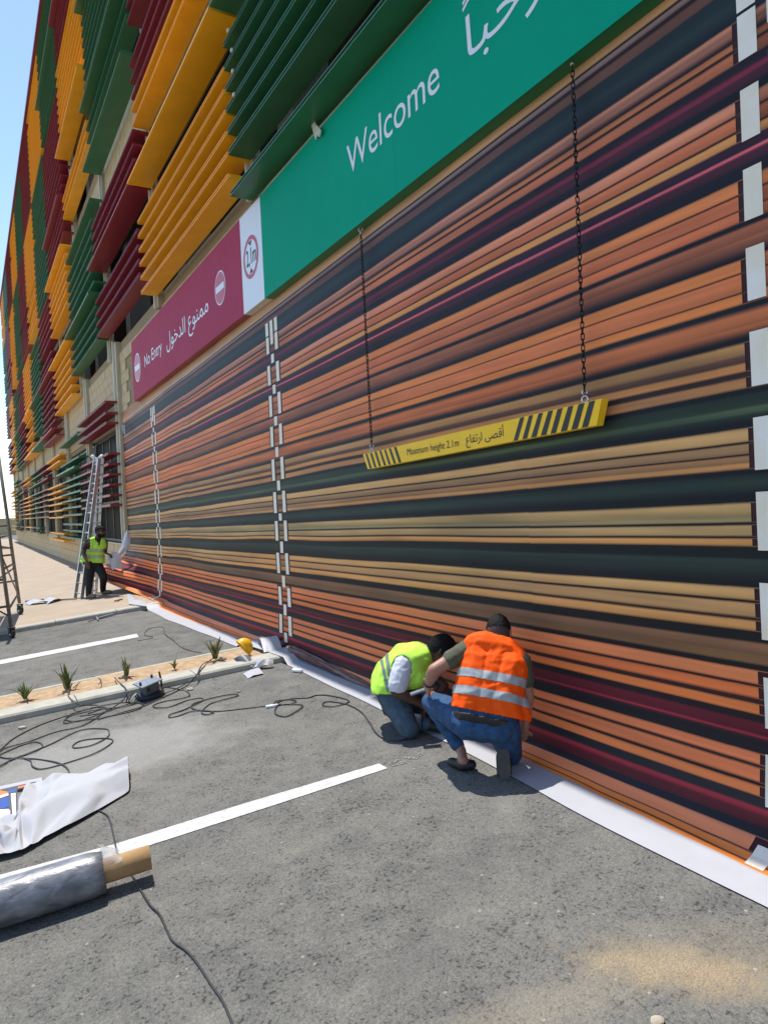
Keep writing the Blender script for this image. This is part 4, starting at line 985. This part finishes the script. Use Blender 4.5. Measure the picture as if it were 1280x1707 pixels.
# offcuts, tools and pole on the sidewalk and far bay
def on_walk(x, y, o_=0.0): return G(x, y, WK+o_)
o = root('paint_pole', on_walk(80, 1004), 'grey pole lying on the sidewalk beside paper wrappings', 'pole')
MB().tube([on_walk(88,1000.5,.02), on_walk(128,998,.02)], .016, 6).build('shaft', M['scaf'], o); MB().tube([on_walk(43,1003,.03), on_walk(72,1000,.03)], .03, 7).build('head', M['concrete'], o)
bent('paper_wrapping', [(42,1005,.10),(72,1001,.12),(90,1004,.09),(48,1009,.085)], M['paper'], 'crumpled white paper wrapping on the sidewalk', .05)
bent('paper_wrapping', [(72,1003,.10),(92,998,.11),(104,1000,.09),(80,1007,.085)], M['paper'], 'twisted end of white paper on the sidewalk nearest the ladder', .06)
o = root('wooden_brush', on_walk(197, 1001), 'small brush with wooden handle on the sidewalk by the peeled banner', 'brush')
MB().tube([on_walk(190,1002,.02), on_walk(199,1000.5,.02)], [.014,.02], 7).build('handle', M['wood'], o, True); MB().box(on_walk(200,1000.5,.0)-Vector((.02,.02,0)), on_walk(200,1000.5,.0)+Vector((.05,.03,.03))).build('bristles', M['card'], o)
o = root('squeegee_tool', G(170, 1028), 'grey metal squeegee tool lying on the asphalt below the far kerb', 'tool')
MB().tube([G(147,1036,.012), G(163,1031,.012)], .010, 6).build('handle', M['zinc'], o); MB().bar(G(163,1031,.02), G(189,1024,.03), .05, .03).build('blade', M['reelt'], o); MB().tube([G(160,1027,.02), G(164,1034,.02)], .014, 6).build('grip', M['concrete'], o)

# ================================================================== PEOPLE
def ico(sub):
    bm = bmesh.new(); bmesh.ops.create_icosphere(bm, subdivisions=sub, radius=1); v = [q.co.copy() for q in bm.verts]; f = [tuple(q.index for q in p.verts) for p in bm.faces]; bm.free(); return v, f
ICO = ico(2)[0]; ICO3 = ico(3); ICO5 = ico(5)
def frame(fwd, up):
    f = Vector(fwd).normalized(); r_ = f.cross(Vector(up)).normalized(); u = r_.cross(f); return Matrix((r_, f, u)).transposed()   # columns right, forward, up
class Fig:
    def __init__(s): s.pr = []
    def cone(s, p, q, r1, r2, k): s.pr.append(('c', Vector(p), Vector(q), r1, r2, k))
    def chain(s, pts, rads, k):
        for i in range(len(pts)-1): s.cone(pts[i], pts[i+1], rads[i], rads[i+1], k if isinstance(k, str) else k[i])
    def ell(s, c, rad, M3, k): s.pr.append(('e', Vector(c), Vector(rad), M3, 0, k))
    def surface(s, voxel, smooth=6, infl=0.0):
        bm = bmesh.new()
        for t, a, b, c, d, k in s.pr:
            if t == 'c':
                vs_ = [bm.verts.new(a+v*(c+infl)) for v in ICO]+[bm.verts.new(b+v*(d+infl)) for v in ICO]
                r_ = bmesh.ops.convex_hull(bm, input=vs_); bmesh.ops.delete(bm, geom=[e for e in r_['geom_interior'] if isinstance(e, bmesh.types.BMVert)], context='VERTS')
            else:
                n = [bm.verts.new(a+c @ Vector((v.x*(b.x+infl), v.y*(b.y+infl), v.z*(b.z+infl)))) for v in ICO3[0]]
                for f in ICO3[1]: bm.faces.new([n[i] for i in f])
        bmesh.ops.recalc_face_normals(bm, faces=bm.faces)
        me = bpy.data.meshes.new('tmp'); bm.to_mesh(me); bm.free(); ob = bpy.data.objects.new('tmp', me); COL.objects.link(ob)
        r_ = ob.modifiers.new('r', 'REMESH'); r_.mode = 'VOXEL'; r_.voxel_size = voxel
        if smooth: q = ob.modifiers.new('s', 'SMOOTH'); q.factor = .5; q.iterations = smooth
        dg = bpy.context.evaluated_depsgraph_get(); out = bpy.data.meshes.new_from_object(ob.evaluated_get(dg)); bpy.data.objects.remove(ob); return out
    def nearest(s, P):
        best = np.full(len(P), 1e9); idx = np.zeros(len(P), int)
        for i, (t, a, b, c, d, k) in enumerate(s.pr):
            if t == 'c':
                A = np.array(a); AB = np.array(b)-A; L = max(1e-9, AB@AB); h = np.clip(((P-A)@AB)/L, 0, 1)
                ds = np.linalg.norm(P-A-h[:, None]*AB, axis=1)-(c+(d-c)*h)
            else:
                Q = (P-np.array(a))@np.array(c); rr_ = np.array(b); l = np.linalg.norm(Q/rr_, axis=1); ds = (l-1)*rr_.min()
            m_ = ds < best; best[m_] = ds[m_]; idx[m_] = i
        return idx
def hand(F, wrist, fwd, back, k, curl=.6, thumb=1, s=1.0):
    B = frame(fwd, back); X, Y, Zv = B.col[0], B.col[1], B.col[2]; w = Vector(wrist)
    for i in range(4):
        o = (i-1.5)*.019*s; kn = w+Y*.085*s+X*o-Zv*.004*abs(i-1.4); F.cone(w+Y*.015*s+X*o*.7, kn, .015*s, .0115*s, k)
        ln = (.040, .046, .043, .033)[i]*s; c = curl*(.9+.08*i); d1 = Y*math.cos(c*.7)-Zv*math.sin(c*.7); d2 = Y*math.cos(c*1.8)-Zv*math.sin(c*1.8)
        a = kn+d1*ln; F.cone(kn, a, .0105*s, .0095*s, k); F.cone(a, a+d2*ln*.85, .0095*s, .008*s, k)
    t0 = w+Y*.025*s+X*.028*thumb*s; t1 = t0+(Y*.6+X*thumb*.75-Zv*.25)*.040*s; F.cone(t0, t1, .0135*s, .0115*s, k); F.cone(t1, t1+(Y*.85+X*thumb*.15-Zv*.4)*.034*s, .0115*s, .009*s, k)
def torso(F, P, W, C, Nk, ap, asx, k, kp, g=1.0, belly=.0):
    ap = Vector(ap).normalized(); asx = Vector(asx).normalized(); aw = (ap+asx).normalized()
    for s_ in (-1, 0, 1):
        F.chain([P+ap*.085*s_*g, W+aw*.068*s_*g, C+asx*.085*s_*g], [.112*g, .098*g, .108*g], [kp, k])
    F.chain([W, C, Nk], [.1*g, .11*g, .068*g], k)
def finish(F, name, label, base, mats, voxel=.0075, smooth=5):
    o = root('person', base, label, 'person', None); me = F.surface(voxel, smooth)
    P = np.empty(len(me.polygons)*3); me.polygons.foreach_get('center', P); P = P.reshape(-1, 3); idx = F.nearest(P)
    keys = list(dict.fromkeys(q[5] for q in F.pr)); mp = np.array([keys.index(q[5]) for q in F.pr])
    for k in keys: me.materials.append(M[mats[k]])
    me.polygons.foreach_set('material_index', mp[idx].astype(np.int32)); me.polygons.foreach_set('use_smooth', [True]*len(me.polygons))
    v = np.empty(len(me.vertices)*3); me.vertices.foreach_get('co', v); v = v.reshape(-1, 3); nr = np.empty(len(me.vertices)*3); me.vertices.foreach_get('normal', nr); nr = nr.reshape(-1, 3)
    ci = F.nearest(v); cloth = np.array([q[5] in ('jeans', 'tee', 'trous') for q in F.pr])[ci]
    for i in np.nonzero(cloth)[0]:
        q = Vector(v[i]); a = mnoise.noise(q*8+Vector((3,1,7))); b_ = 1-2*abs(mnoise.noise((q.x*15, q.y*15, q.z*26))); v[i] += nr[i]*(.004*a+.0042*b_)
    v = v-np.array(base); me.vertices.foreach_set('co', v.ravel().astype(np.float32)); me.update()
    b = put('body', me, o); ORG[b.name] = Vector(base); return o
def shell(F, parent, name, mt, keep, infl, voxel=.009, smooth=8, wr=.006, wscale=9, bands=None, bmat=None, thick=True):
    """clothing grown around chosen limbs; keep(P) -> bool mask of the part of the surface that is cloth"""
    me = F.surface(voxel, smooth, infl); v = np.empty(len(me.vertices)*3); me.vertices.foreach_get('co', v); v = v.reshape(-1, 3)
    nr = np.empty(len(me.vertices)*3); me.vertices.foreach_get('normal', nr); nr = nr.reshape(-1, 3)
    for i in range(len(v)):
        q = Vector(v[i]); a = mnoise.noise(q*wscale); b = mnoise.noise((q.x*wscale*2.3, q.y*wscale*2.3, q.z*wscale*1.2)); c_ = 1-2*abs(mnoise.noise((q.x*wscale*1.1+4, q.y*wscale*1.1, q.z*wscale*2.6))); v[i] += nr[i]*wr*(a+(1-2*abs(b))*.7+c_*.8)
    fs_ = [tuple(p.vertices) for p in me.polygons]; cen = np.array([v[list(f)].mean(0) for f in fs_]); mk = keep(cen)
    bd = bands(cen) if bands is not None else np.zeros(len(fs_), bool)
    def sub(nm, msk, off, mtt, par):
        ff = [fs_[i] for i in np.nonzero(msk)[0]]; used = sorted({j for f in ff for j in f}); mp = {j: i for i, j in enumerate(used)}
        return build(nm, [v[j]+nr[j]*off for j in used], [tuple(mp[j] for j in f) for f in ff], mtt, par, True)
    o = sub(name, mk, 0, mt, parent)
    md = o.modifiers.new('edge', 'SOLIDIFY'); md.thickness = .006; md.offset = -1
    if bands is not None:
        for j in range(1, int(bd.max())+1): sub('reflective_strip', mk & (bd == j), .0035, bmat, o)
    return o
def hair_cap(parent, c, rad, M3, mask, mt=None, name='hair', ns=.004):
    v = []; keepf = []
    for q in ICO5[0]:
        d = Vector((q.x*rad[0], q.y*rad[1], q.z*rad[2])); v.append(Vector(c)+M3 @ (d*(1+ns*8*mnoise.noise(q*14)+ns*4*mnoise.noise(q*40))))
    for f in ICO5[1]:
        m_ = (ICO5[0][f[0]]+ICO5[0][f[1]]+ICO5[0][f[2]])/3
        if mask(m_): keepf.append(f)
    used = sorted({i for f in keepf for i in f}); mp = {i: k for k, i in enumerate(used)}
    return build(name, [v[i] for i in used], [tuple(mp[i] for i in f) for f in keepf], mt or M['hair'], parent, True)
def head(F, c, fwd, up, k, g=1.0):
    B = frame(fwd, up); c = Vector(c); X, Y, Zv = B.col[0], B.col[1], B.col[2]
    F.ell(c+Zv*.012*g-Y*.008*g, (.074*g, .094*g, .098*g), B, k); F.ell(c-Zv*.045*g+Y*.020*g, (.056*g, .066*g, .066*g), B, k)
    F.cone(c+Y*.088*g-Zv*.005, c+Y*.104*g-Zv*.032*g, .010*g, .0125*g, k)           # nose
    F.cone(c+Y*.082*g-Zv*.066*g-X*.016*g, c+Y*.082*g-Zv*.066*g+X*.016*g, .009*g, .009*g, k)
    for s_ in (-1, 1):
        F.cone(c+X*.074*s_*g+Zv*.008*g-Y*.012*g, c+X*.078*s_*g-Zv*.022*g-Y*.006*g, .013*g, .009*g, k)
        F.cone(c+X*.018*s_*g+Y*.086*g+Zv*.022*g, c+X*.048*s_*g+Y*.074*g+Zv*.022*g, .009*g, .008*g, k)
    return B
def face_bits(parent, c, B, g=1.0):
    X, Y, Zv = B.col[0], B.col[1], B.col[2]; c = Vector(c)
    for s_ in (-1, 1):
        e = MB(); p = c+X*.032*s_*g+Y*.084*g+Zv*.004*g; e.tube([p-X*.009*g, p+X*.009*g], .0065*g, 8); e.build('eye', M['swhite'], parent, True)
        e = MB(); p = p+Y*.006*g; e.tube([p-X*.003, p+X*.003], .0042*g, 8); e.build('iris', M['black'], parent, True)
        e = MB(); p = c+X*.033*s_*g+Y*.085*g+Zv*.026*g; e.tube([p-X*.018*g, p+X*.018*g], .0045*g, 6); e.build('eyebrow', M['hair'], parent, True)

def sleeve_pts(a, b, t): return Vector(a).lerp(Vector(b), t)
# ---- worker in the orange vest, squatting with his back to the viewer
F = Fig(); base = G(805, 1285)
P = dep(806, 1207, 4.30); W = dep(812, 1163, 4.33); C = dep(823, 1107, 4.42); Nk = dep(829, 1070, 4.47)
LS, RS = dep(781, 1082, 4.47), dep(869, 1103, 4.38)
ap = dep(846, 1214, 4.30)-dep(766, 1202, 4.34); asx = RS-LS
torso(F, P, W, C, Nk, ap, asx, 'tee', 'jeans', 1.02)
F.chain([LS, C, RS], [.062, .09, .062], 'tee')
HC = dep(831, 1054, 4.53); F.chain([Nk, dep(831, 1062, 4.51)], [.058, .055], 'skin')
hB = head(F, HC, Vector(CF)*.86+Vector(CR)*.25+Vector((0,0,-.45)), (0,0,1), 'skin', 1.0)
LE, LW = dep(724, 1117, 4.40), dep(714, 1141, 4.56); RE, RW = dep(880, 1163, 4.40), dep(874, 1215, 4.46)
a = sleeve_pts(LS, LE, .52); F.chain([LS, a], [.064, .060], 'tee'); F.chain([a, LE, LW], [.046, .042, .030], 'skin')
F.cone(LE, LE.lerp(LW, .4), .043, .043, 'skin')
a = sleeve_pts(RS, RE, .52); F.chain([RS, a], [.064, .058], 'tee'); F.chain([a, RE, RW], [.046, .041, .030], 'skin')
hand(F, LW, dep(708, 1156, 4.66)-LW, Vector((0,0,.6))-Vector(CF)*.8, 'skin', .75, 1, 1.02); hand(F, RW, dep(868, 1236, 4.52)-RW, -Vector(CF)+Vector((0,0,.3)), 'skin', .5, -1, 1.0)
LH, LK, LA = dep(775, 1200, 4.34), dep(719, 1170, 4.70), dep(769, 1252, 4.54)
F.chain([LH, LH.lerp(LK, .5), LK], [.108, .088, .066], 'jeans'); F.chain([LK, LK.lerp(LA, .35), LK.lerp(LA, .86)], [.065, .058, .047], 'jeans'); F.chain([LK.lerp(LA, .84), LA], [.036, .034], 'skin')
LFg = G(772, 1277, .035); F.chain([LA, LFg+Vector((0,0,.035))], [.033, .034], 'skin'); toe = G(757, 1272, .034); heel = G(786, 1275, .036); F.chain([heel, LFg, toe], [.034, .036, .032], 'shoe'); F.cone(toe, toe.lerp(LFg, -.35), .034, .028, 'shoe')
RH, RK, RA = dep(838, 1213, 4.32), G(852, 1258, .075), dep(841, 1250, 4.40)
F.chain([RH, RH.lerp(RK, .5), RK], [.112, .092, .068], 'jeans'); F.chain([RK, RK.lerp(RA, .5), RA], [.066, .062, .045], 'jeans')
rt = dep(841, 1291, 4.34); F.chain([RA, dep(840, 1262, 4.37), rt], [.042, .040, .032], 'shoe'); F.cone(dep(834, 1262, 4.38), dep(835, 1290, 4.34), .03, .028, 'shoe'); F.cone(dep(846, 1262, 4.38), dep(846, 1290, 4.34), .03, .028, 'shoe')
wo_ = finish(F, 'person', 'worker in an orange reflective vest and blue jeans squatting at the banner', base, dict(tee='olive', jeans='jeans', skin='skinA', shoe='shoe'))
hair_cap(wo_, HC+hB.col[2]*.012-hB.col[1]*.008, (.0765, .0965, .101), hB, lambda q: q.y < .2 and -.5 < q.z < .3, mat('hair_fade', (.055,.042,.036), .75, var=.4, vscale=120))
hair_cap(wo_, HC+hB.col[2]*.012-hB.col[1]*.008, (.079, .099, .105), hB, lambda q: q.z > -.02+.10*mnoise.noise(q*9) and not (q.y > .5 and q.z < .45), ns=.007)
V = Fig()
ax_ = asx.normalized(); apn = ap.normalized(); hemP = dep(812, 1190, 4.31)
for s_ in (-1, 0, 1): V.chain([hemP+apn*.105*s_+Vector(CF)*.01, W+(apn+ax_).normalized()*.082*s_, C+ax_*.098*s_], [.118, .112, .112], 'v')
V.chain([dep(790, 1075, 4.46), dep(812, 1075, 4.45), dep(842, 1083, 4.43), dep(862, 1101, 4.40)], [.060, .072, .072, .064], 'v'); V.cone(C, Nk.lerp(C,.3), .11, .085, 'v')
V.cone(dep(868, 1196, 4.31), dep(856, 1160, 4.35), .05, .06, 'v'); V.cone(dep(767, 1172, 4.33), dep(776, 1150, 4.37), .045, .06, 'v')
hl_, hr_ = np.array(dep(752, 1179, 4.2)), np.array(dep(874, 1216, 4.2))
def scr(P): d = P-CAM; z = d@CF; return CX+FPX*(d@CR)/z, CY-FPX*(d@CU)/z
def keep_o(P):
    x, y = scr(P); hem = 1177+(x-752)*.185+.0010*(x-752)**1.55; return y < hem
def band_o(P):
    # distance along the back from collar to hem, measured along the spine
    ax0 = np.array(hemP-Nk); L = np.linalg.norm(ax0); ax0 /= L; s = ((P-np.array(Nk))@ax0)/L
    b = np.zeros(len(P), int); b[(s > .475) & (s < .59)] = 1; b[(s > .715) & (s < .83)] = 2; return b
vest = shell(V, wo_, 'vest', M['orange'], keep_o, .011, bands=band_o, bmat=M['reflect'], wr=.0055, wscale=8, voxel=.0065)
bl = Fig(); 
for s_ in (-1, 0, 1): bl.cone(P+ap.normalized()*.075*s_+Vector((0,0,.095)), P+ap.normalized()*.075*s_+Vector((0,0,.06)), .112, .116, 'b')
shell(bl, wo_, 'belt', M['belt'], lambda Q: (scr(Q)[1] > 1186+(scr(Q)[0]-760)*.19) & (scr(Q)[1] < 1199+(scr(Q)[0]-760)*.19), .001, wr=0)
# sole of the shoe turned to the viewer
sl_ = []; sc_ = dep(840.5, 1271.5, 4.265); up_ = (dep(839, 1246, 4.295)-dep(841, 1298, 4.245)).normalized(); rt_ = Vector(CR)
for k in range(24):
    c = 2*PI*k/24; w_ = .040 if math.sin(c) < 0 else .035; sl_.append(sc_+up_*(.096*math.copysign(abs(math.sin(c))**.6, math.sin(c)))+rt_*(w_*math.copysign(abs(math.cos(c))**.6, math.cos(c))))
bk = Vector(CF)*.022; build('shoe_sole', sl_+[q+bk for q in sl_], [tuple(range(24))]+[(k, 24+k, 24+(k+1) % 24, (k+1) % 24) for k in range(24)]+[tuple(range(24, 48))[::-1]], M['sole'], wo_)
e = MB(); e.tube(torus_pts(LW.lerp(LE, .12), .034, LW-LE, 16), .006, 6, False); e.build('wristwatch', M['rubber'], wo_, True)

# ---- worker in the lime vest, kneeling and bent over, seen from his right side
F = Fig(); base = G(668, 1215)
def Q(x, y, d): return dep(620+x/8, 1040+y/8, d)
P = Q(250, 900, 5.36); W = Q(270, 690, 5.36); C = Q(470, 500, 5.33); Nk = Q(720, 400, 5.30); ls = Vector(CF)
ap = asx = Vector(CF)*.95+Vector(CR)*-.1
torso(F, P, W, C, Nk, ap, asx, 'tee', 'jeans', 1.0)
HC = Q(930, 350, 5.22); F.chain([Nk, HC.lerp(Nk, .35)], [.06, .056], 'skin')
hB = head(F, HC, Vector(CR)*.75+Vector((0,0,-.62))-Vector(CF)*.1, Vector(CR)*.55+Vector((0,0,.8)), 'skin', 1.03)
RS, RE, RW = Q(430, 530, 5.19), Q(320, 905, 5.10), Q(640, 1060, 5.12); LS, LE, LW = Q(640, 520, 5.44), Q(960, 830, 5.28), Q(800, 1010, 5.22)
F.chain([C, RS], [.09, .07], 'tee'); F.chain([C, LS], [.09, .06], 'tee')
a = RS.lerp(RE, .80); F.chain([RS, RS.lerp(a, .5), a], [.082, .080, .070], 'tee'); F.chain([a, RE, RE.lerp(RW, .35), RW], [.045, .042, .043, .029], 'skin')
a = LS.lerp(LE, .6); F.chain([LS, a], [.066, .06], 'tee'); F.chain([a, LE, LW], [.042, .038, .028], 'skin')
hand(F, RW, Q(760, 1110, 5.12)-RW, -Vector(CF)+Vector((0,0,.5)), 'skin', .7, -1); hand(F, LW, Q(720, 1090, 5.2)-LW, Vector((0,0,1)), 'skin', .7, 1)
RH, RK, RA = Q(250, 930, 5.26), G(681, 1214, .078), Q(215, 1090, 5.46)
F.chain([RH, RH.lerp(RK, .5), RK], [.112, .098, .078], 'jeans'); F.chain([RK, RK.lerp(RA, .5), RA], [.076, .064, .046], 'jeans')
F.chain([RA, Q(180, 1060, 5.5), Q(200, 1170, 5.46)], [.040, .042, .036], 'shoe'); F.cone(Q(180, 1060, 5.5), Q(235, 1195, 5.42), .036, .034, 'shoe')
LH, LK, LA = Q(300, 930, 5.47), Q(760, 1130, 5.50), G(700, 1212, .07)+Vector((.10,.12,0))
LA = G(712, 1208, .075); F.chain([LH, LH.lerp(LK, .5), LK], [.105, .088, .066], 'jeans'); F.chain([LK, LA], [.064, .045], 'jeans'); F.chain([LA, LA+Vector((.10,-.10,-.035))], [.042, .036], 'shoe')
wg = finish(F, 'person', 'kneeling worker in a lime green vest and white tee bent over his work', base, dict(tee='wtee', jeans='jeans2', skin='skinB', shoe='shoe'))
hair_cap(wg, HC+hB.col[2]*.012-hB.col[1]*.008, (.083, .106, .110), hB, lambda q: q.z > -.25-.3*(q.y < -.2) and not (q.y > .45 and q.z < .45), ns=.008)
V = Fig(); aw_ = ap.normalized()
for s_ in (-1, 0, 1): V.chain([Q(215, 850, 5.36)+aw_*.105*s_, Q(255, 690, 5.36)+aw_*.095*s_, C+aw_*.105*s_, Nk.lerp(C, .30)+aw_*.062*s_], [.128, .118, .122, .085], 'v')
V.cone(Q(470, 700, 5.30), Q(600, 620, 5.27), .11, .10, 'v'); V.cone(Q(620, 700, 5.2), Q(480, 800, 5.22), .07, .06, 'v')
def keep_g(P):
    x, y = scr(P); X8, Y8 = (x-620)*8, (y-1040)*8
    hem = Y8 < 945-.0*X8+np.where(X8 > 420, -.12*(X8-420)-50, 0)
    hole = (((X8-395)/140)**2+((Y8-600)/185)**2 < 1) & ((P-CAM)@CF < 5.33)
    return hem & ~hole
def band_g(P):
    x, y = scr(P); X8, Y8 = (x-620)*8, (y-1040)*8; b = np.zeros(len(P), int)
    s1 = (Y8-520)-(-1.55)*(X8-170)*0; d1 = X8-(190+.16*(Y8-450)); d2 = X8-(120+.22*(Y8-560))
    b[(abs(X8-(195+.12*(Y8-380))) < 24) & (Y8 > 330) & (Y8 < 700) & (X8 < 290)] = 1
    b[(abs(X8-(128+.20*(Y8-480))) < 20) & (Y8 > 430) & (Y8 < 900)] = 2; return b
shell(V, wg, 'vest', M['lime'], keep_g, .003, bands=band_g, bmat=M['reflectd'], wr=.008, wscale=6)
ph = Q(640, 905, 5.02); e = MB(); e.bar(ph-Vector(CR)*.07+Vector((0,0,-.02)), ph+Vector(CR)*.05+Vector((0,0,.02)), .012, .06, up=CF); tag(e.build('utility_knife', M['reelt'], None), 'small grey cutter held between the two crouching workers', 'tool')

# ---- worker standing by the ladder, stooping slightly, face turned to the peeled banner
F = Fig(); LFt, RFt = on_walk(147, 997.5), on_walk(172.5, 990.5); base = (LFt+RFt)/2; d0 = (depth(LFt)+depth(RFt))/2
def S(x, y, o_=0.0): return dep(110+x/6.32, 740+y/6.32, d0+o_)
P = S(285, 1235); W = S(290, 1150, -.02); C = S(315, 1065, -.08); Nk = S(335, 1000, -.10); ax_ = (Vector(CR)*.9+Vector(CF)*.35).normalized()
torso(F, P, W, C, Nk, ax_, ax_, 'tee', 'trous', 1.06)
LS, RS = S(235, 1030, -.12), S(405, 1035, .05); F.chain([LS, C, RS], [.07, .09, .07], 'tee')
HC = S(358, 925, -.14); F.chain([Nk, HC.lerp(Nk, .4)], [.062, .058], 'skin')
hB = head(F, HC, Vector(CR)*.85-Vector(CF)*.55+Vector((0,0,-.18)), (0,0,1), 'skin', 1.12)
LE, LW = S(180, 1150, -.22), S(222, 1240, -.30); RE, RW = S(415, 1120, .05), S(420, 1150, -.12)
a = LS.lerp(LE, .6); F.chain([LS, a], [.068, .062], 'tee'); F.chain([a, LE, LW], [.047, .042, .031], 'skin'); a = RS.lerp(RE, .6); F.chain([RS, a], [.068, .06], 'tee'); F.chain([a, RE, RW], [.046, .042, .03], 'skin')
hand(F, LW, Vector((.1,0,-1)), -Vector(CF), 'skin', .5, 1, 1.1); hand(F, RW, Vector(CR)*.9+Vector((0,0,-.3)), Vector((0,0,1)), 'skin', .7, -1, 1.1)
LK, LA = S(245, 1430, -.15), dep(147.5, 992, depth(LFt)); RK, RA = S(395, 1395, -.1), dep(171.5, 985, depth(RFt))
F.chain([S(258, 1260, -.05), LK, LA], [.115, .08, .055], 'trous'); F.chain([S(320, 1255, .02), RK, RA], [.115, .08, .055], 'trous')
for A_, Ft, dx in ((LA, LFt, .19), (RA, RFt, .20)):
    h_ = Ft+Vector((0,0,.045)); t_ = h_+(Vector(CR)*.85-Vector(CF)*.3)*dx; t_.z = gz(t_.x)+WK+.04; F.chain([A_, h_, t_], [.05, .048, .042], 'shoe')
ws_ = finish(F, 'person', 'bearded worker in a lime vest and black trousers standing beside the ladder', base, dict(tee='btee', trous='trous', skin='skinB', shoe='shoeg'), voxel=.010, smooth=4)
hair_cap(ws_, HC+hB.col[2]*.014-hB.col[1]*.010, (.093, .116, .124), hB, lambda q: (q.z > .05 and not (q.y > .55 and q.z < .62)) or (q.y < .1 and q.z > -.45), ns=.008)
hair_cap(ws_, HC-hB.col[2]*.05+hB.col[1]*.02, (.070, .084, .085), hB, lambda q: q.y > -.1 and q.z < .12 and not (abs(q.x) < .25 and q.y > .8 and q.z > -.12), name='beard', ns=.008)
face_bits(ws_, HC, hB, 1.12)
V = Fig()
for s_ in (-1, 0, 1): V.chain([S(280, 1240)+ax_*.105*s_, W+ax_*.085*s_, C+ax_*.095*s_, Nk.lerp(C, .3)+ax_*.07*s_], [.135, .12, .122, .075], 'v')
def keep_s(P):
    x, y = scr(P); X6, Y6 = (x-110)*6.32, (y-740)*6.32; return (Y6 < 1250+.06*(X6-260)) & ~((X6 < 255) & (Y6 < 1110) & (Y6 > 1000-.0*X6) & (X6 < 262-(Y6-1000)*.0)) & ~((abs(X6-(352-.02*(Y6-960))) < 26-(Y6-960)*.19) & (Y6 < 1090))
def band_s(P):
    x, y = scr(P); Y6 = (y-740)*6.32; b = np.zeros(len(P), int); b[(Y6 > 1105) & (Y6 < 1140)] = 1; b[(Y6 > 1172) & (Y6 < 1205)] = 2; return b
shell(V, ws_, 'vest', M['lime'], keep_s, .004, voxel=.011, smooth=6, bands=band_s, bmat=mat('lime_tape', (.34,.46,.28), .5), wr=.010, wscale=6)

# ================================================================== FAR BACKGROUND beyond the end of the building
fw = root('boundary_wall', (-6, 96, 0), 'low beige boundary wall in the distance past the end of the building', 'wall')
for k in range(9): MB().box((-30+4.2*k, 96, -.5), (-30+4.2*k+4.1, 96.3, 1.9)).build('wall_panel', M['stone'], fw)
MB().box((-30, 95.95, 1.9), (8, 96.35, 2.05)).build('coping', M['post'], fw)
def tree(x, y, h, label):
    o = root('tree', (x, y, -.44), label, 'tree', 'trees beyond the boundary wall'); b = Vector((x, y, -.44))
    t = MB(); t.tube([b, b+Vector((.1,0,h*.3)), b+Vector((-.1,.1,h*.6))], [h*.035, h*.026, h*.012], 8); t.build('trunk', M['trunk'], o, True)
    c = MB()
    for i in range(1500):
        d = Vector((random.gauss(0,1), random.gauss(0,1), random.gauss(0,1))).normalized()*random.random()**.4; d = Vector((d.x*h*.36, d.y*h*.36, d.z*h*.28)); p = b+Vector((0,0,h*.68))+d*(1+.35*mnoise.noise(d*.9+Vector((x,0,0))))
        a = Vector((random.gauss(0,1), random.gauss(0,1), random.gauss(0,1))).normalized()*.17; e = a.orthogonal().normalized()*.10; c.add([p-a, p+e, p+a, p-e], [(0,1,2,3)])
    c.build('crown', M['leaf'], o)
tree(-3.0, 101, 5.0, 'dusty green tree just beyond the far boundary wall'); tree(-7.5, 108, 6.0, 'taller dusty tree further left beyond the far boundary wall')
